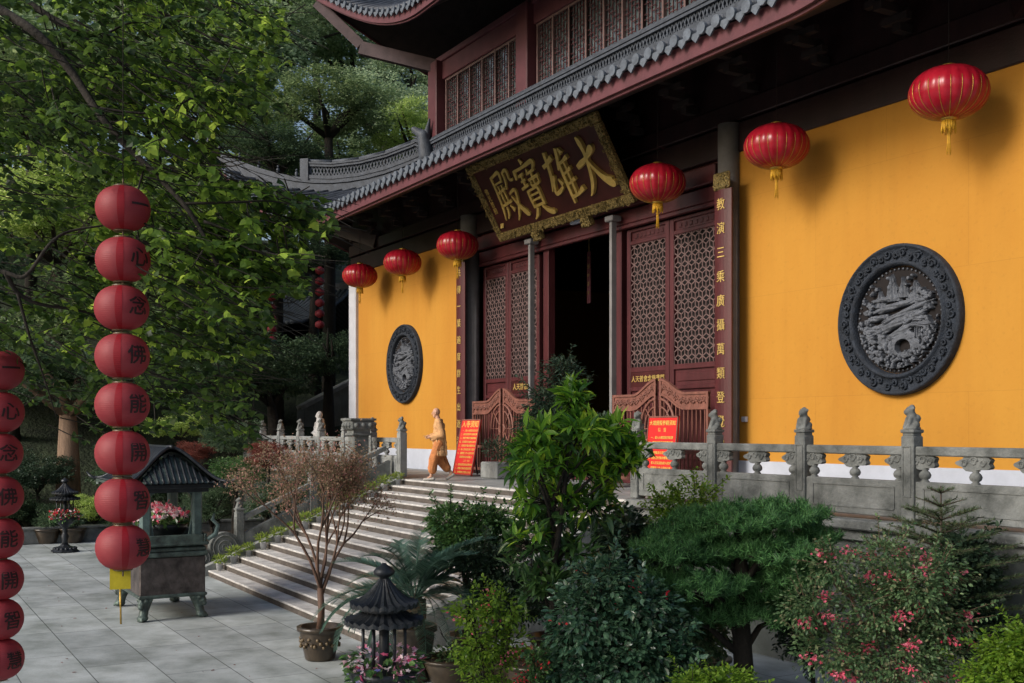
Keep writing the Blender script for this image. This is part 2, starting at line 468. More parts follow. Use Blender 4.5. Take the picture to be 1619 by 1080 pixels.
def wall_mat():
    m, n, b = nodes('yellow_limewash')
    tc = n.nodes.new('ShaderNodeTexCoord')
    n1 = n.nodes.new('ShaderNodeTexNoise'); n1.inputs['Scale'].default_value = .55; n1.inputs['Detail'].default_value = 7; n1.inputs['Roughness'].default_value = .6
    mp = n.nodes.new('ShaderNodeMapping'); mp.inputs['Scale'].default_value = (1, 1, .45)
    n.links.new(tc.outputs['Object'], mp.inputs[0]); n.links.new(mp.outputs[0], n1.inputs[0])
    cr = n.nodes.new('ShaderNodeValToRGB')
    cr.color_ramp.elements[0].color = (.450, .190, .015, 1); cr.color_ramp.elements[0].position = .32
    cr.color_ramp.elements[1].color = (.51, .240, .025, 1); cr.color_ramp.elements[1].position = .68
    n.links.new(n1.outputs['Fac'], cr.inputs[0])
    # fine crack-like marks
    n3 = n.nodes.new('ShaderNodeTexNoise'); n3.inputs['Scale'].default_value = 14; n3.inputs['Detail'].default_value = 3
    n.links.new(tc.outputs['Object'], n3.inputs[0])
    r3 = n.nodes.new('ShaderNodeValToRGB'); r3.color_ramp.elements[0].position = .25; r3.color_ramp.elements[0].color = (.86, .86, .86, 1); r3.color_ramp.elements[1].position = .42; r3.color_ramp.elements[1].color = (1, 1, 1, 1)
    n.links.new(n3.outputs['Fac'], r3.inputs[0])
    mx = n.nodes.new('ShaderNodeMixRGB'); mx.blend_type = 'MULTIPLY'; mx.inputs[0].default_value = .6
    n.links.new(cr.outputs[0], mx.inputs[1]); n.links.new(r3.outputs[0], mx.inputs[2]); n.links.new(mx.outputs[0], b.inputs['Base Color'])
    ms = n.nodes.new('ShaderNodeMapping'); ms.inputs['Scale'].default_value = (3.2, 1, .14); n.links.new(tc.outputs['Object'], ms.inputs[0])
    ns = n.nodes.new('ShaderNodeTexNoise'); ns.inputs['Scale'].default_value = 1.6; ns.inputs['Detail'].default_value = 8; n.links.new(ms.outputs[0], ns.inputs[0])
    rs = n.nodes.new('ShaderNodeValToRGB'); rs.color_ramp.elements[0].position = .30; rs.color_ramp.elements[0].color = (.88, .87, .85, 1); rs.color_ramp.elements[1].position = .52; rs.color_ramp.elements[1].color = (1, 1, 1, 1)
    n.links.new(ns.outputs['Fac'], rs.inputs[0])
    m2_ = n.nodes.new('ShaderNodeMixRGB'); m2_.blend_type = 'MULTIPLY'; m2_.inputs[0].default_value = .35
    n.links.new(mx.outputs[0], m2_.inputs[1]); n.links.new(rs.outputs[0], m2_.inputs[2])
    br = n.nodes.new('ShaderNodeTexBrick'); br.inputs['Scale'].default_value = 1; br.inputs['Brick Width'].default_value = 3.1; br.inputs['Row Height'].default_value = 1.9; br.inputs['Mortar Size'].default_value = .006
    br.inputs['Color1'].default_value = (1, 1, 1, 1); br.inputs['Color2'].default_value = (.965, .96, .95, 1); br.inputs['Mortar'].default_value = (.86, .84, .80, 1)
    mb_ = n.nodes.new('ShaderNodeMapping'); mb_.inputs['Rotation'].default_value = (R(90), 0, 0); n.links.new(tc.outputs['Object'], mb_.inputs[0]); n.links.new(mb_.outputs[0], br.inputs['Vector'])
    m3_ = n.nodes.new('ShaderNodeMixRGB'); m3_.blend_type = 'MULTIPLY'; m3_.inputs[0].default_value = .8
    n.links.new(m2_.outputs[0], m3_.inputs[1]); n.links.new(br.outputs['Color'], m3_.inputs[2]); n.links.new(m3_.outputs[0], b.inputs['Base Color'])
    b.inputs['Roughness'].default_value = .85
    n2 = n.nodes.new('ShaderNodeTexNoise'); n2.inputs['Scale'].default_value = 6; n2.inputs['Detail'].default_value = 8
    n.links.new(tc.outputs['Object'], n2.inputs[0])
    bp = n.nodes.new('ShaderNodeBump'); bp.inputs['Strength'].default_value = .3; bp.inputs['Distance'].default_value = .02
    n.links.new(n2.outputs['Fac'], bp.inputs['Height']); n.links.new(bp.outputs[0], b.inputs['Normal'])
    return m


M['yellow'] = wall_mat()


def paving(name, bw, rh, c1, c2, mortar=(.05, .055, .05)):
    m, n, b = nodes(name)
    tc = n.nodes.new('ShaderNodeTexCoord')
    br = n.nodes.new('ShaderNodeTexBrick')
    br.inputs['Scale'].default_value = 1.0; br.inputs['Brick Width'].default_value = bw; br.inputs['Row Height'].default_value = rh
    br.inputs['Mortar Size'].default_value = .008; br.inputs['Mortar Smooth'].default_value = .3; br.offset = .42; br.offset_frequency = 2; br.squash = .72; br.squash_frequency = 3
    br.inputs['Color1'].default_value = (*c1, 1); br.inputs['Color2'].default_value = (*c2, 1); br.inputs['Mortar'].default_value = (*mortar, 1)
    n.links.new(tc.outputs['Object'], br.inputs['Vector'])
    no = n.nodes.new('ShaderNodeTexNoise'); no.inputs['Scale'].default_value = 1.1; no.inputs['Detail'].default_value = 9; no.inputs['Roughness'].default_value = .65
    n.links.new(tc.outputs['Object'], no.inputs[0])
    r = n.nodes.new('ShaderNodeValToRGB'); r.color_ramp.elements[0].color = (.50, .52, .48, 1); r.color_ramp.elements[1].color = (1.15, 1.15, 1.15, 1)
    r.color_ramp.elements[0].position = .32; r.color_ramp.elements[1].position = .66
    n.links.new(no.outputs['Fac'], r.inputs[0])
    mx = n.nodes.new('ShaderNodeMixRGB'); mx.blend_type = 'MULTIPLY'; mx.inputs[0].default_value = 1
    n.links.new(br.outputs['Color'], mx.inputs[1]); n.links.new(r.outputs[0], mx.inputs[2]); n.links.new(mx.outputs[0], b.inputs['Base Color'])
    b.inputs['Roughness'].default_value = .62
    n2 = n.nodes.new('ShaderNodeTexNoise'); n2.inputs['Scale'].default_value = 30; n2.inputs['Detail'].default_value = 4
    n.links.new(tc.outputs['Object'], n2.inputs[0])
    ad = n.nodes.new('ShaderNodeMath'); ad.operation = 'MULTIPLY_ADD'; ad.inputs[1].default_value = -1.5
    n.links.new(br.outputs['Fac'], ad.inputs[0]); n.links.new(n2.outputs['Fac'], ad.inputs[2])
    bp = n.nodes.new('ShaderNodeBump'); bp.inputs['Strength'].default_value = .35; bp.inputs['Distance'].default_value = .01
    n.links.new(ad.outputs[0], bp.inputs['Height']); n.links.new(bp.outputs[0], b.inputs['Normal'])
    return m


M['paving'] = paving('court_paving', 2.0, .85, (.44, .475, .48), (.33, .36, .37), (.09, .095, .095))
M['terrace_pave'] = paving('terrace_paving', 1.2, .6, (.33, .345, .35), (.26, .275, .28))
M['stonewall'] = paving('stone_courses', 1.3, .42, (.17, .185, .175), (.115, .13, .125), (.04, .045, .04))


def text_mesh(body, size, depth=.004, align='CENTER', bold=0):
    c = bpy.data.curves.new('lettering', 'FONT')
    c.body = body; c.size = size; c.extrude = depth / 2; c.align_x = align; c.align_y = 'CENTER'
    c.resolution_u = 2; c.offset = bold
    o = bpy.data.objects.new('lettering_tmp', c); COL.objects.link(o)
    dg = bpy.context.evaluated_depsgraph_get()
    me = bpy.data.meshes.new_from_object(o.evaluated_get(dg))
    bpy.data.objects.remove(o); bpy.data.curves.remove(c)
    return me


def add_mesh(mb, me, Mx):
    mb.add([Mx @ v.co for v in me.vertices], [list(p.vertices) for p in me.polygons])
    bpy.data.meshes.remove(me)


FACE = Matrix.Rotation(R(90), 4, 'X')      # xy drawing -> upright, facing -Y


def remeshed(name, mb, mat, parent=None, voxel=.012, smooth=3, **kw):
    me = bpy.data.meshes.new(name); me.from_pydata(mb.v, [], mb.f); me.update()
    o = bpy.data.objects.new(name + '_tmp', me); COL.objects.link(o)
    r = o.modifiers.new('r', 'REMESH'); r.mode = 'VOXEL'; r.voxel_size = voxel
    if smooth:
        s = o.modifiers.new('s', 'SMOOTH'); s.iterations = smooth; s.factor = .5
    dg = bpy.context.evaluated_depsgraph_get()
    m2 = bpy.data.meshes.new_from_object(o.evaluated_get(dg))
    bpy.data.objects.remove(o); bpy.data.meshes.remove(me)
    m2.name = name
    m2.polygons.foreach_set('use_smooth', [True] * len(m2.polygons))
    m2.materials.clear(); m2.materials.append(mat)
    ob = bpy.data.objects.new(name, m2); lnk(ob, parent)
    return tag(ob, **kw)


def cap(mb, a, ra, b, rb, n=10):
    """tapered capsule"""
    a = Vector(a); b = Vector(b); d = (b - a)
    L = d.length
    if L < 1e-5: return mb.ball(a, ra, n)
    d.normalize()
    pts = []; rr = []
    for i in range(4):
        t = math.cos(PI / 2 * i / 3.3); pts.append(a - d * ra * t); rr.append(ra * math.sqrt(max(0, 1 - t * t)) + .001)
    pts.append(a); rr.append(ra); pts.append(b); rr.append(rb)
    for i in range(3, -1, -1):
        t = math.cos(PI / 2 * i / 3.3); pts.append(b + d * rb * t); rr.append(rb * math.sqrt(max(0, 1 - t * t)) + .001)
    return mb.tube(pts, rr, n)

# ================================================================ SETTING
TZ = 2.04          # terrace height
WY = 14.3          # hall front wall

mb = MB(); mb.add([(-400, -300, -.12), (300, -300, -.12), (300, 400, -.12), (-400, 400, -.12)], [(0, 1, 2, 3)])
mb.build('ground', M['asphalt'], kind='structure')
mb = MB(); mb.box((-14, -2.4, -.05), (44, 28.4, .1))
mb.build('paved_court', M['paving'], kind='structure')
mb = MB(); mb.box((-20, 20.6, TZ / 2 - .05), (56, 18.8, TZ - .1 + .0), bev=0)
mb.build('terrace', M['stonewall'], kind='structure')
mb = MB(); mb.box((-20, 20.65, TZ - .05), (56.1, 18.9, .1))
mb.build('terrace_floor', M['terrace_pave'], kind='structure')


def hill(x, y):
    a = max(0, -37 - x) * .42
    b = max(0, y - 31) * .45
    c = max(0, (-34 - x)) * .12
    h = max(a + c, b) if not (a > 0 and b > 0) else (a ** 2 + b ** 2) ** .5
    h = 26 * (1 - math.exp(-h / 22))
    return h + .25 * math.sin(x * .7) * math.cos(y * .6) * min(1, h)


mb = MB(); n1, n2 = 60, 60
X0, X1, Y0, Y1 = -130, 20, -60, 110
for j in range(n2 + 1):
    for i in range(n1 + 1):
        x = X0 + (X1 - X0) * i / n1; y = Y0 + (Y1 - Y0) * j / n2
        mb.v.append((x, y, hill(x, y) - .11))
for j in range(n2):
    for i in range(n1):
        a = j * (n1 + 1) + i
        mb.f.append((a, a + 1, a + n1 + 2, a + n1 + 1)); mb.sm.append(True)
mb.build('hillside', M['hillside'], kind='structure')

# planting beds (earth) beside the staircase and beyond the court
mb = MB(); mb.box((-29.4, 8.4, .06), (9.2, 5.2, .16)); mb.build('planting_bed', M['soil'], kind='structure')
mb = MB(); mb.box((-38.0, 2, .10), (8.6, 30, .24)); mb.build('planting_bed', M['soil'], kind='structure')

# ---------------------------------------------------------------- staircase
NS = 15; SY0, SY1 = 6.5, 11.1
st = empty('stone_staircase', (-21.4, 6.5, 0), label='broad stone staircase climbing from the court to the hall terrace', cat='staircase')


def ch(mb, name, m, root, **kw):
    """child mesh built in world coordinates under a thing"""
    return mb.build(name, m, root, loc=tuple(-Vector(root.location)), **kw)


mb = MB(); m5 = MB()
rise = (TZ) / NS; run = (SY1 - SY0) / (NS - 1)
rr = random.Random(3)
for i in range(NS):
    y0 = SY0 + run * i - .03; y1 = SY0 + run * (i + 1) + .02
    z1 = rise * (i + 1) - .004
    x = -24.3
    while x < -14.95 - .01:
        L = min(rr.choice([1.1, 1.35, 1.6]), -14.95 - x)
        if -14.95 - (x + L) < .4: L = -14.95 - x
        if i == NS - 1: y1 = 11.16
        mb.box((x + L / 2, (y0 + y1) / 2, z1 - .02), (L - .006, y1 - y0, .04), bev=.010)
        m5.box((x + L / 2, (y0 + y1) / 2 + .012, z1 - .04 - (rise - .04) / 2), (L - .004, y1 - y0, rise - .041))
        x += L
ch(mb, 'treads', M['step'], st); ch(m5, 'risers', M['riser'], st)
mb = MB()
for x in (-24.42, -14.83):
    prof = [(SY0 - .25, 0), (SY0 - .25, .14), (SY1, TZ + .02), (SY1, 0)]
    Mx = Matrix(((0, 0, 1, x - .12), (1, 0, 0, 0), (0, 1, 0, 0), (0, 0, 0, 1)))
    mb.prism(prof, 0, .24, Mx)
ch(mb, 'side_wall', M['stone_light'], st)

# ---------------------------------------------------------------- balustrades


def lion_mesh():
    mb = MB()
    mb.lathe([(.085, 0), (.095, .02), (.08, .04)], n=8, smooth=False)
    cap(mb, (0, .01, .05), .065, (0, -.005, .15), .05)
    mb.ball((0, -.02, .195), .052, 10)
    mb.ball((0, -.06, .185), .03, 8)
    for s in (-1, 1):
        cap(mb, (s * .045, -.03, .12), .024, (s * .045, -.06, .03), .022)
        cap(mb, (s * .05, .03, .06), .035, (s * .055, -.01, .03), .03)
        mb.ball((s * .045, .0, .225), .02, 6)
    mb.ball((0, .05, .12), .045, 8)
    mb.ball((0, .0, .23), .035, 8)
    return mb


LION = remeshed('lion', lion_mesh(), M['stone'], voxel=.010, smooth=2).data
bpy.data.objects.remove(bpy.data.objects['lion'])


def bud_mesh():
    mb = MB(); mb.lathe([(.07, 0), (.085, .03), (.05, .06), (.075, .1), (.085, .15), (.06, .2), (.03, .235), (.005, .245)], n=10)
    return mb


def post_mesh(h=1.07, w=.19):
    mb = MB()
    mb.box((0, 0, h / 2), (w, w, h), bev=.012)
    mb.box((0, 0, h + .02), (w * .86, w * .86, .05), bev=.01)
    mb.box((0, 0, h + .06), (w * 1.08, w * 1.08, .045), bev=.012)
    # sunken panel outline on the front
    for (cx, cz, dx, dz) in ((0, h * .88, w * .62, .014), (0, h * .30, w * .62, .014), (-w * .31, h * .59, .014, h * .58), (w * .31, h * .59, .014, h * .58)):
        mb.box((cx, -w / 2 - .004, cz), (dx, .014, dz))
    return mb


def cloud(mb, x, z, w, h, y=0, half=0):
    """scroll cloud bracket under the rail"""
    pts = []
    n = 28
    for i in range(n):
        a = 2 * PI * i / n
        r = 1 + .13 * math.cos(5 * a + PI)
        px = math.cos(a) * w / 2 * r; pz = math.sin(a) * h / 2 * r
        pts.append((px, pz))
    Mx = Matrix.Translation((x, y, z)) @ FACE
    mb.prism(pts, -.04, .04, Mx)
    for (dx, dz, r) in ((-w * .27, .0, h * .26), (w * .27, 0, h * .26), (0, h * .14, h * .3)):
        ring = [(Vector((dx + r * math.cos(a) * (1 - a / 14), dz + r * math.sin(a) * (1 - a / 14),   .043))) for a in [k * .7 for k in range(13)]]
        mb.tube([Mx @ p for p in ring], .012, 5)
        mb.tube([Mx @ Vector((p.x, p.y, -p.z)) for p in ring], .012, 5)


def vase(mb, x, z0, h, y=0):
    mb.lathe([(.05, 0), (.055, .02), (.035, .035), (.065, h * .35), (.075, h * .55), (.06, h * .75), (.035, h * .88), (.055, h)], (x, y, z0), 12)


def balustrade(name, label, x0s, y, z, mat, finial='lion', cat='balustrade', group=None):
    root = empty(name, (x0s[0], y, z), label=label, cat=cat, group=group)
    pm = None; fm = None
    for i, x in enumerate(x0s):
        lx = x - x0s[0]
        if pm is None:
            p = post_mesh().build('post', mat, root)
            pm = p.data
        else:
            p = lnk(bpy.data.objects.new('post', pm), root)
        p.location = (lx, 0, 0)
        me = LION if finial == 'lion' else None
        if me is None:
            if fm is None: fm = bud_mesh().build('finial', mat, p).data; f = bpy.data.objects[-1] if False else p.children[0]
            else: f = lnk(bpy.data.objects.new('finial', fm), p)
        else:
            f = lnk(bpy.data.objects.new('lion_finial', me), p)
            f.rotation_euler = (0, 0, rr.uniform(-.6, .6))
        f.location = (0, 0, 1.14); f.scale = (1.2, 1.2, 1.22)
        if i + 1 < len(x0s):
            L = x0s[i + 1] - x; cx = lx + L / 2; w = L - .19
            m1 = MB(); m1.box((cx, 0, .885), (w, .13, .115), bev=.015); m1.build('rail', mat, root)
            m2 = MB(); m2.box((cx, 0, .28), (w, .12, .46), bev=.01)
            for s in (-1, 1):
                # raised frame of the panel, both faces
                for (dx, dz, a, b) in ((0, .15, w * .84, .02), (0, -.13, w * .84, .02), (-w * .42, .01, .02, .28), (w * .42, .01, .02, .28)):
                    m2.box((cx + dx, s * .062, .28 + dz), (a, .02, b))
            m2.build('panel', mat, root)
            m3 = MB(); cloud(m3, cx, .755, .46, .18); vase(m3, cx, .50, .17); m3.build('cloud_baluster', mat, root)
            for s in (-1, 1):
                xx = cx + s * (w / 2 - .10)
                m3 = MB(); cloud(m3, xx, .755, .2 + .16, .18); vase(m3, xx, .50, .17); m3.build('cloud_baluster', mat, root)
    return root


balustrade('stone_balustrade', 'weathered grey stone balustrade with lion posts along terrace right of stairs',
           [-14.9, -12.95, -11.1, -9.28, -7.46, -5.64, -3.8], 11.16, TZ + .04, M['stone'], group='terrace balustrades')
balustrade('stone_balustrade', 'pale stone balustrade with small posts along terrace left of stairs',
           [-37, -35.2, -33.4, -31.6, -29.85, -28, -26.15, -24.35], 11.16, TZ + .04, M['stone_light'], group='terrace balustrades')
# retaining wall ledges under the balustrade
lw = empty('retaining_wall', (-11, 11.1, 0), label='dark stone retaining wall with ledge under right balustrade', cat='wall')
mb = MB(); mb.box((-7.3, 11.10, TZ - .03), (15.2, .42, .13), bev=.02); mb.box((-7.3, 11.14, TZ - .17), (15.1, .3, .14), bev=.01); ch(mb, 'ledge', M['stone'], lw)
mb = MB(); mb.box((-7.3, 11.17, .9), (15.1, .18, 1.8)); ch(mb, 'wall_face', M['stonewall'], lw)
lw = empty('retaining_wall', (-31, 11.1, 0), label='pale stone retaining wall below left terrace balustrade', cat='wall')
mb = MB(); mb.box((-31, 11.10, TZ - .03), (13, .42, .13), bev=.02); ch(mb, 'ledge', M['stone_light'], lw)
mb = MB(); mb.box((-31, 11.17, .9), (12.9, .18, 1.9)); ch(mb, 'wall_face', M['stonewall'], lw)

# sloping balustrade at the left edge of the stairs, with carved drum stones at the foot
for sx, lab in ((-24.75, 'sloping stone side balustrade left of the staircase'),):
    sb = empty('stair_balustrade', (sx, 6.5, 0), label=lab, cat='balustrade')
    mb = MB()
    Mx = Matrix(((0, 0, 1, sx - .08), (1, 0, 0, 0), (0, 1, 0, 0), (0, 0, 0, 1)))
    k = TZ / (SY1 - SY0)
    def zz(y): return (y - SY0) * k
    mb.prism([(7.2, 0), (7.2, zz(7.2) + .48), (11.0, zz(11.0) + .48), (11.0, 0)], 0, .16, Mx)
    ch(mb, 'panel', M['stone'], sb)
    mb = MB(); mb.prism([(7.4, zz(7.4) + .76), (7.4, zz(7.4) + .88), (10.9, zz(10.9) + .88), (10.9, zz(10.9) + .76)], 0, .15, Mx)
    ch(mb, 'rail', M['stone'], sb)
    mb = MB()
    for y in (8.1, 8.6, 9.5, 10.0, 10.5): vase(mb, sx, zz(y) + .46, .32, y)
    ch(mb, 'baluster', M['stone'], sb)
    for y in (7.3, 9.05):
        p = post_mesh(1.0).build('post', M['stone'], sb, loc=(0, y - 6.5, zz(y)))
        f = lnk(bpy.data.objects.new('lion_finial', LION), p); f.location = (0, 0, 1.07)
    for y, r in ((6.95, .34), (6.42, .24), (6.12, .14)):
        m4 = MB(); Mr = Matrix.Translation((sx, y, r + .12 + zz(max(y, 6.5)) * .6)) @ Matrix.Rotation(R(90), 4, 'Y')
        m4.prism([(r * math.cos(a), r * math.sin(a)) for a in [2 * PI * q / 24 for q in range(24)]], -.11, .11, Mr)
        for q, rq in ((0, .78), (1, .45), (2, .2)):
            m4.tube([Mr @ Vector((rq * r * math.cos(a), rq * r * math.sin(a), .115)) for a in [2 * PI * t / 20 for t in range(21)]], .018, 5)
        m4.box((sx, y, .1 + zz(max(y, 6.5)) * .3), (.24, r * 1.5, .2 + zz(max(y, 6.5)) * .6))
        ch(m4, 'drum_stone', M['stone'], sb)

# square stone pillar with a wide carved cap near the stair head
pl = empty('stone_pillar', (-25.6, 10.55, 0), label='dark stone pillar with wide carved cap left of the stair head', cat='pillar')
mb = MB(); mb.box((0, 0, 1.55), (.40, .40, 3.1), bev=.02); mb.build('shaft', M['stone'], pl)
mb = MB(); mb.box((0, 0, 3.10), (.52, .52, .06), bev=.015); mb.box((0, 0, 3.18), (.44, .44, .10)); mb.box((0, 0, 3.33), (.62, .62, .22), bev=.03); mb.box((0, 0, 3.47), (.68, .68, .06), bev=.01)
for s in (-1, 1):
    for q in (-.18, 0, .18): mb.ball((q, s * .31, 3.33), .07, 8); mb.ball((s * .31, q, 3.33), .07, 8)
mb.build('cap', M['stone'], pl)

# ================================================================ HALL
HX = -21.5
hall = empty('temple_hall', (HX, WY, TZ), label='grand temple hall with yellow walls, dark red timber and double grey tiled roof', cat='temple')


def H(mb, name, m, parent=None, **kw):
    o = mb.build(name, m, hall if parent is None else parent, **kw)
    if parent is None: o.location = tuple(-Vector(hall.location))
    return o


XL, XR = -35.3, -7.7
WT = 8.49          # top of the yellow plaster
for (a, b, lab) in ((-34.7, -26.75, 'yellow wall with the farther round medallion'), (-15.95, -8.3, 'yellow wall with the nearer round medallion')):
    mb = MB(); mb.box(((a + b) / 2, WY + .15, (2.64 + WT) / 2), (b - a, .30, WT - 2.64)); H(mb, 'yellow_wall', M['yellow'], label=lab)
    mb = MB(); mb.box(((a + b) / 2, WY + .13, (TZ + 2.64) / 2), (b - a, .34, 2.64 - TZ)); H(mb, 'wall_base', M['white'])
for x in (XL + .3, XR - .3):
    mb = MB(); mb.box((x, WY + .12, (TZ + WT) / 2), (.6, .46, WT - TZ), bev=.02); H(mb, 'corner_post', M['white_post'])
for x in (XL + .15, XR - .15): mb = MB(); mb.box((x, 21.5, (TZ + WT) / 2), (.3, 13.9, WT - TZ)); H(mb, 'side_wall', M['yellow'])
mb = MB(); mb.box((HX, 28.5, (TZ + WT) / 2), (XR - XL, .3, WT - TZ)); H(mb, 'back_wall', M['yellow'])
# beams above the walls, up to the eave boards
mb = MB()
mb.box((HX, WY + .16, WT + .28), (XR - XL, .40, .56), bev=.02)
mb.box((HX, WY + .10, WT + .78), (XR - XL + .2, .34, .36), bev=.02)
mb.box((HX, WY + .2, WT + 1.8), (XR - XL, .3, 1.7))
for s, x in ((0, XL + .15), (1, XR - .15)): mb.box((x, 21.5, WT + 1.3), (.3, 13.9, 2.6))
mb.box((HX, 28.5, WT + 1.3), (XR - XL, .3, 2.6))
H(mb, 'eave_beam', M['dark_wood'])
# bracket sets under the eave
x = XL + .6
while x < XR:
    mb = MB()
    for k in range(3):
        mb.box((x, WY - .15 - .28 * k, WT + 1.08 + .26 * k), (.16, .30 + .3 * k, .13)); mb.box((x, WY - .3 - .28 * k, WT + 1.2 + .26 * k), (.5 + .18 * k, .13, .11))
    x += 1.75
    H(mb, 'bracket_set', M['soffit'])

# columns either side of the doors
for x, k in ((-26.55, .85), (-16.08, .68)):
    mb = MB(); mb.lathe([(.40 * k, 0), (.44 * k, .1), (.36 * k, .24), (.31 * k, .26), (.31 * k, 7.0)], (x, 14.2, TZ), 20); H(mb, 'column', M['grey_col'])
for x in (-23.2, -19.76):
    mb = MB(); mb.box((x, 14.12, (TZ + 7.78) / 2), (.09, .14, 7.78 - TZ), bev=.01); mb.box((x, 14.12, 7.84), (.3, .26, .12), bev=.02); H(mb, 'door_post', M['grey_col'])
# lintel and transom
mb = MB()
mb.box((-21.4, 14.42, 7.86), (9.7, .22, .30), bev=.02); mb.box((-21.4, 14.36, 7.66), (9.7, .12, .08), bev=.01); mb.box((-21.4, 14.38, 8.24), (9.7, .26, .36), bev=.02)
mb.box((-21.4, 14.46, 8.8), (9.7, .12, .8))
for x in (-24.9, -23.1, -19.85, -18.2): mb.box((x, 14.36, 8.75), (.12, .14, .7))
H(mb, 'lintel', M['door_wood'])
# frame posts of dark wood round the doorway
for x in (-22.98, -19.95):
    mb = MB(); mb.box((x, 14.5, (TZ + 7.7) / 2), (.24, .2, 7.7 - TZ), bev=.01); H(mb, 'door_frame', M['door_wood'])
mb = MB(); mb.box((-21.4, 14.45, TZ + .13), (10, .2, .26), bev=.02); H(mb, 'threshold', M['door_wood'])


def cube_lattice(mb, x0, x1, z0, z1, y, a=.128, w=.013):
    """hexagon-and-spoke lattice of thin bars clipped to the panel"""
    dx = a * math.sqrt(3); dz = a * 1.5
    segs = set()
    ni = int((x1 - x0) / dx) + 3; nj = int((z1 - z0) / dz) + 3
    for j in range(-1, nj):
        for i in range(-1, ni):
            cx = x0 + i * dx + (dx / 2 if j % 2 else 0); cz = z0 + j * dz
            vs = [(cx + a * math.cos(R(90 + 60 * k)), cz + a * math.sin(R(90 + 60 * k))) for k in range(6)]
            for k in range(6):
                p, q = vs[k], vs[(k + 1) % 6]
                key = tuple(sorted([(round(p[0], 3), round(p[1], 3)), (round(q[0], 3), round(q[1], 3))])); segs.add((key, k % 3))
            for k in (0, 2, 4):
                key = ((round(cx, 3), round(cz, 3)), (round(vs[k][0], 3), round(vs[k][1], 3))); segs.add((key, 3 + k // 2))
    seen = set()
    for key, k in sorted(segs):
        if key in seen: continue
        seen.add(key)
        (ax, az), (bx, bz) = key
        if min(ax, bx) < x0 - .001 or max(ax, bx) > x1 + .001 or min(az, bz) < z0 - .001 or max(az, bz) > z1 + .001:
            # clip to the frame
            t0, t1 = 0, 1
            for (p, d, lo, hi) in ((ax, bx - ax, x0, x1), (az, bz - az, z0, z1)):
                if abs(d) < 1e-6:
                    if p < lo or p > hi: t0, t1 = 1, 0
                    continue
                ta, tb = (lo - p) / d, (hi - p) / d
                if ta > tb: ta, tb = tb, ta
                t0 = max(t0, ta); t1 = min(t1, tb)
            if t1 - t0 < .05: continue
            ax, az, bx, bz = ax + (bx - ax) * t0, az + (bz - az) * t0, ax + (bx - ax) * t1, az + (bz - az) * t1
        mb.bar((ax, y + .0012 * k, az), (bx, y + .0012 * k, bz), .02, w, up=(0, 1, 0))


gold_panels = ((-24.9 + .0, -23.35, '人天普會念佛'), (-19.7, -18.2, '人天普會念慈悲門'))
for (a, b, txt) in ((-26.25, -24.9, None), gold_panels[0], gold_panels[1], (-18.2, -16.58, None)):
    Y = 14.5
    mb = MB()
    s = .13
    for x in (a + s / 2 + .01, b - s / 2 - .01): mb.box((x, Y, (TZ + .26 + 7.6) / 2), (s, .12, 7.6 - TZ - .26), bev=.012)
    for z, h in ((7.57, .07), (7.30, .09), (4.52, .11), (4.10, .09), (2.40, .14)): mb.box(((a + b) / 2, Y + .003, z), (b - a - 2 * s, .11, h), bev=.012)
    d = H(mb, 'lattice_door', M['door_wood'])
    mb = MB()
    mb.box(((a + b) / 2, Y + .02, 7.44), (b - a - 2 * s, .05, .2))
    for k in range(7): mb.box((a + s + .1 + (b - a - 2 * s - .2) * (k + .5) / 7, Y - .012, 7.44), (.09, .02, .09), bev=.008)
    mb.build('upper_panel', M['door_wood'], d); mb = MB()
    if txt is None: mb.box(((a + b) / 2, Y + .02, 4.31), (b - a - 2 * s, .05, .33)); mb.box(((a + b) / 2, Y - .01, 4.31), (b - a - 2 * s - .16, .03, .18), bev=.01); mb.build('middle_panel', M['door_wood'], d); mb = MB()
    mb.box(((a + b) / 2, Y + .02, 3.25), (b - a - 2 * s, .05, 1.6)); mb.box(((a + b) / 2, Y - .01, 3.25), (b - a - 2 * s - .2, .03, 1.3), bev=.012)
    mb.build('lower_panel', M['door_wood'], d)
    mb = MB(); cube_lattice(mb, a + s + .01, b - s - .01, 4.575, 7.255, Y - .03); mb.build('lattice', M['lattice'], d)
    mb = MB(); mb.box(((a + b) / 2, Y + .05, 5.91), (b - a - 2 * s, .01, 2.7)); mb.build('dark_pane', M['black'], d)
    if txt:
        mb = MB(); mb.box(((a + b) / 2, Y - .0, 4.31), (b - a - 2 * s, .08, .33)); mb.build('name_board', M['plaque'], d)
        mb = MB(); me = text_mesh(txt, .145 if len(txt) > 6 else .18, .01)
        add_mesh(mb, me, Matrix.Translation(((a + b) / 2, Y - .048, 4.31)) @ FACE); mb.build('gold_lettering', M['gold_text'], d)

# hall interior in near-black; the indoor shade is put into the colour
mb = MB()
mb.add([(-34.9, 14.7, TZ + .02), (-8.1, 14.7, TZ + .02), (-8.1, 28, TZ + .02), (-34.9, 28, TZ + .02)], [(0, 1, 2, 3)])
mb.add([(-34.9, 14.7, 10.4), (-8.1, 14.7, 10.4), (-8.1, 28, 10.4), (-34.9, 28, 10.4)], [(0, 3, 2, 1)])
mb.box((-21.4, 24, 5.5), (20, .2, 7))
H(mb, 'interior', M['black'])
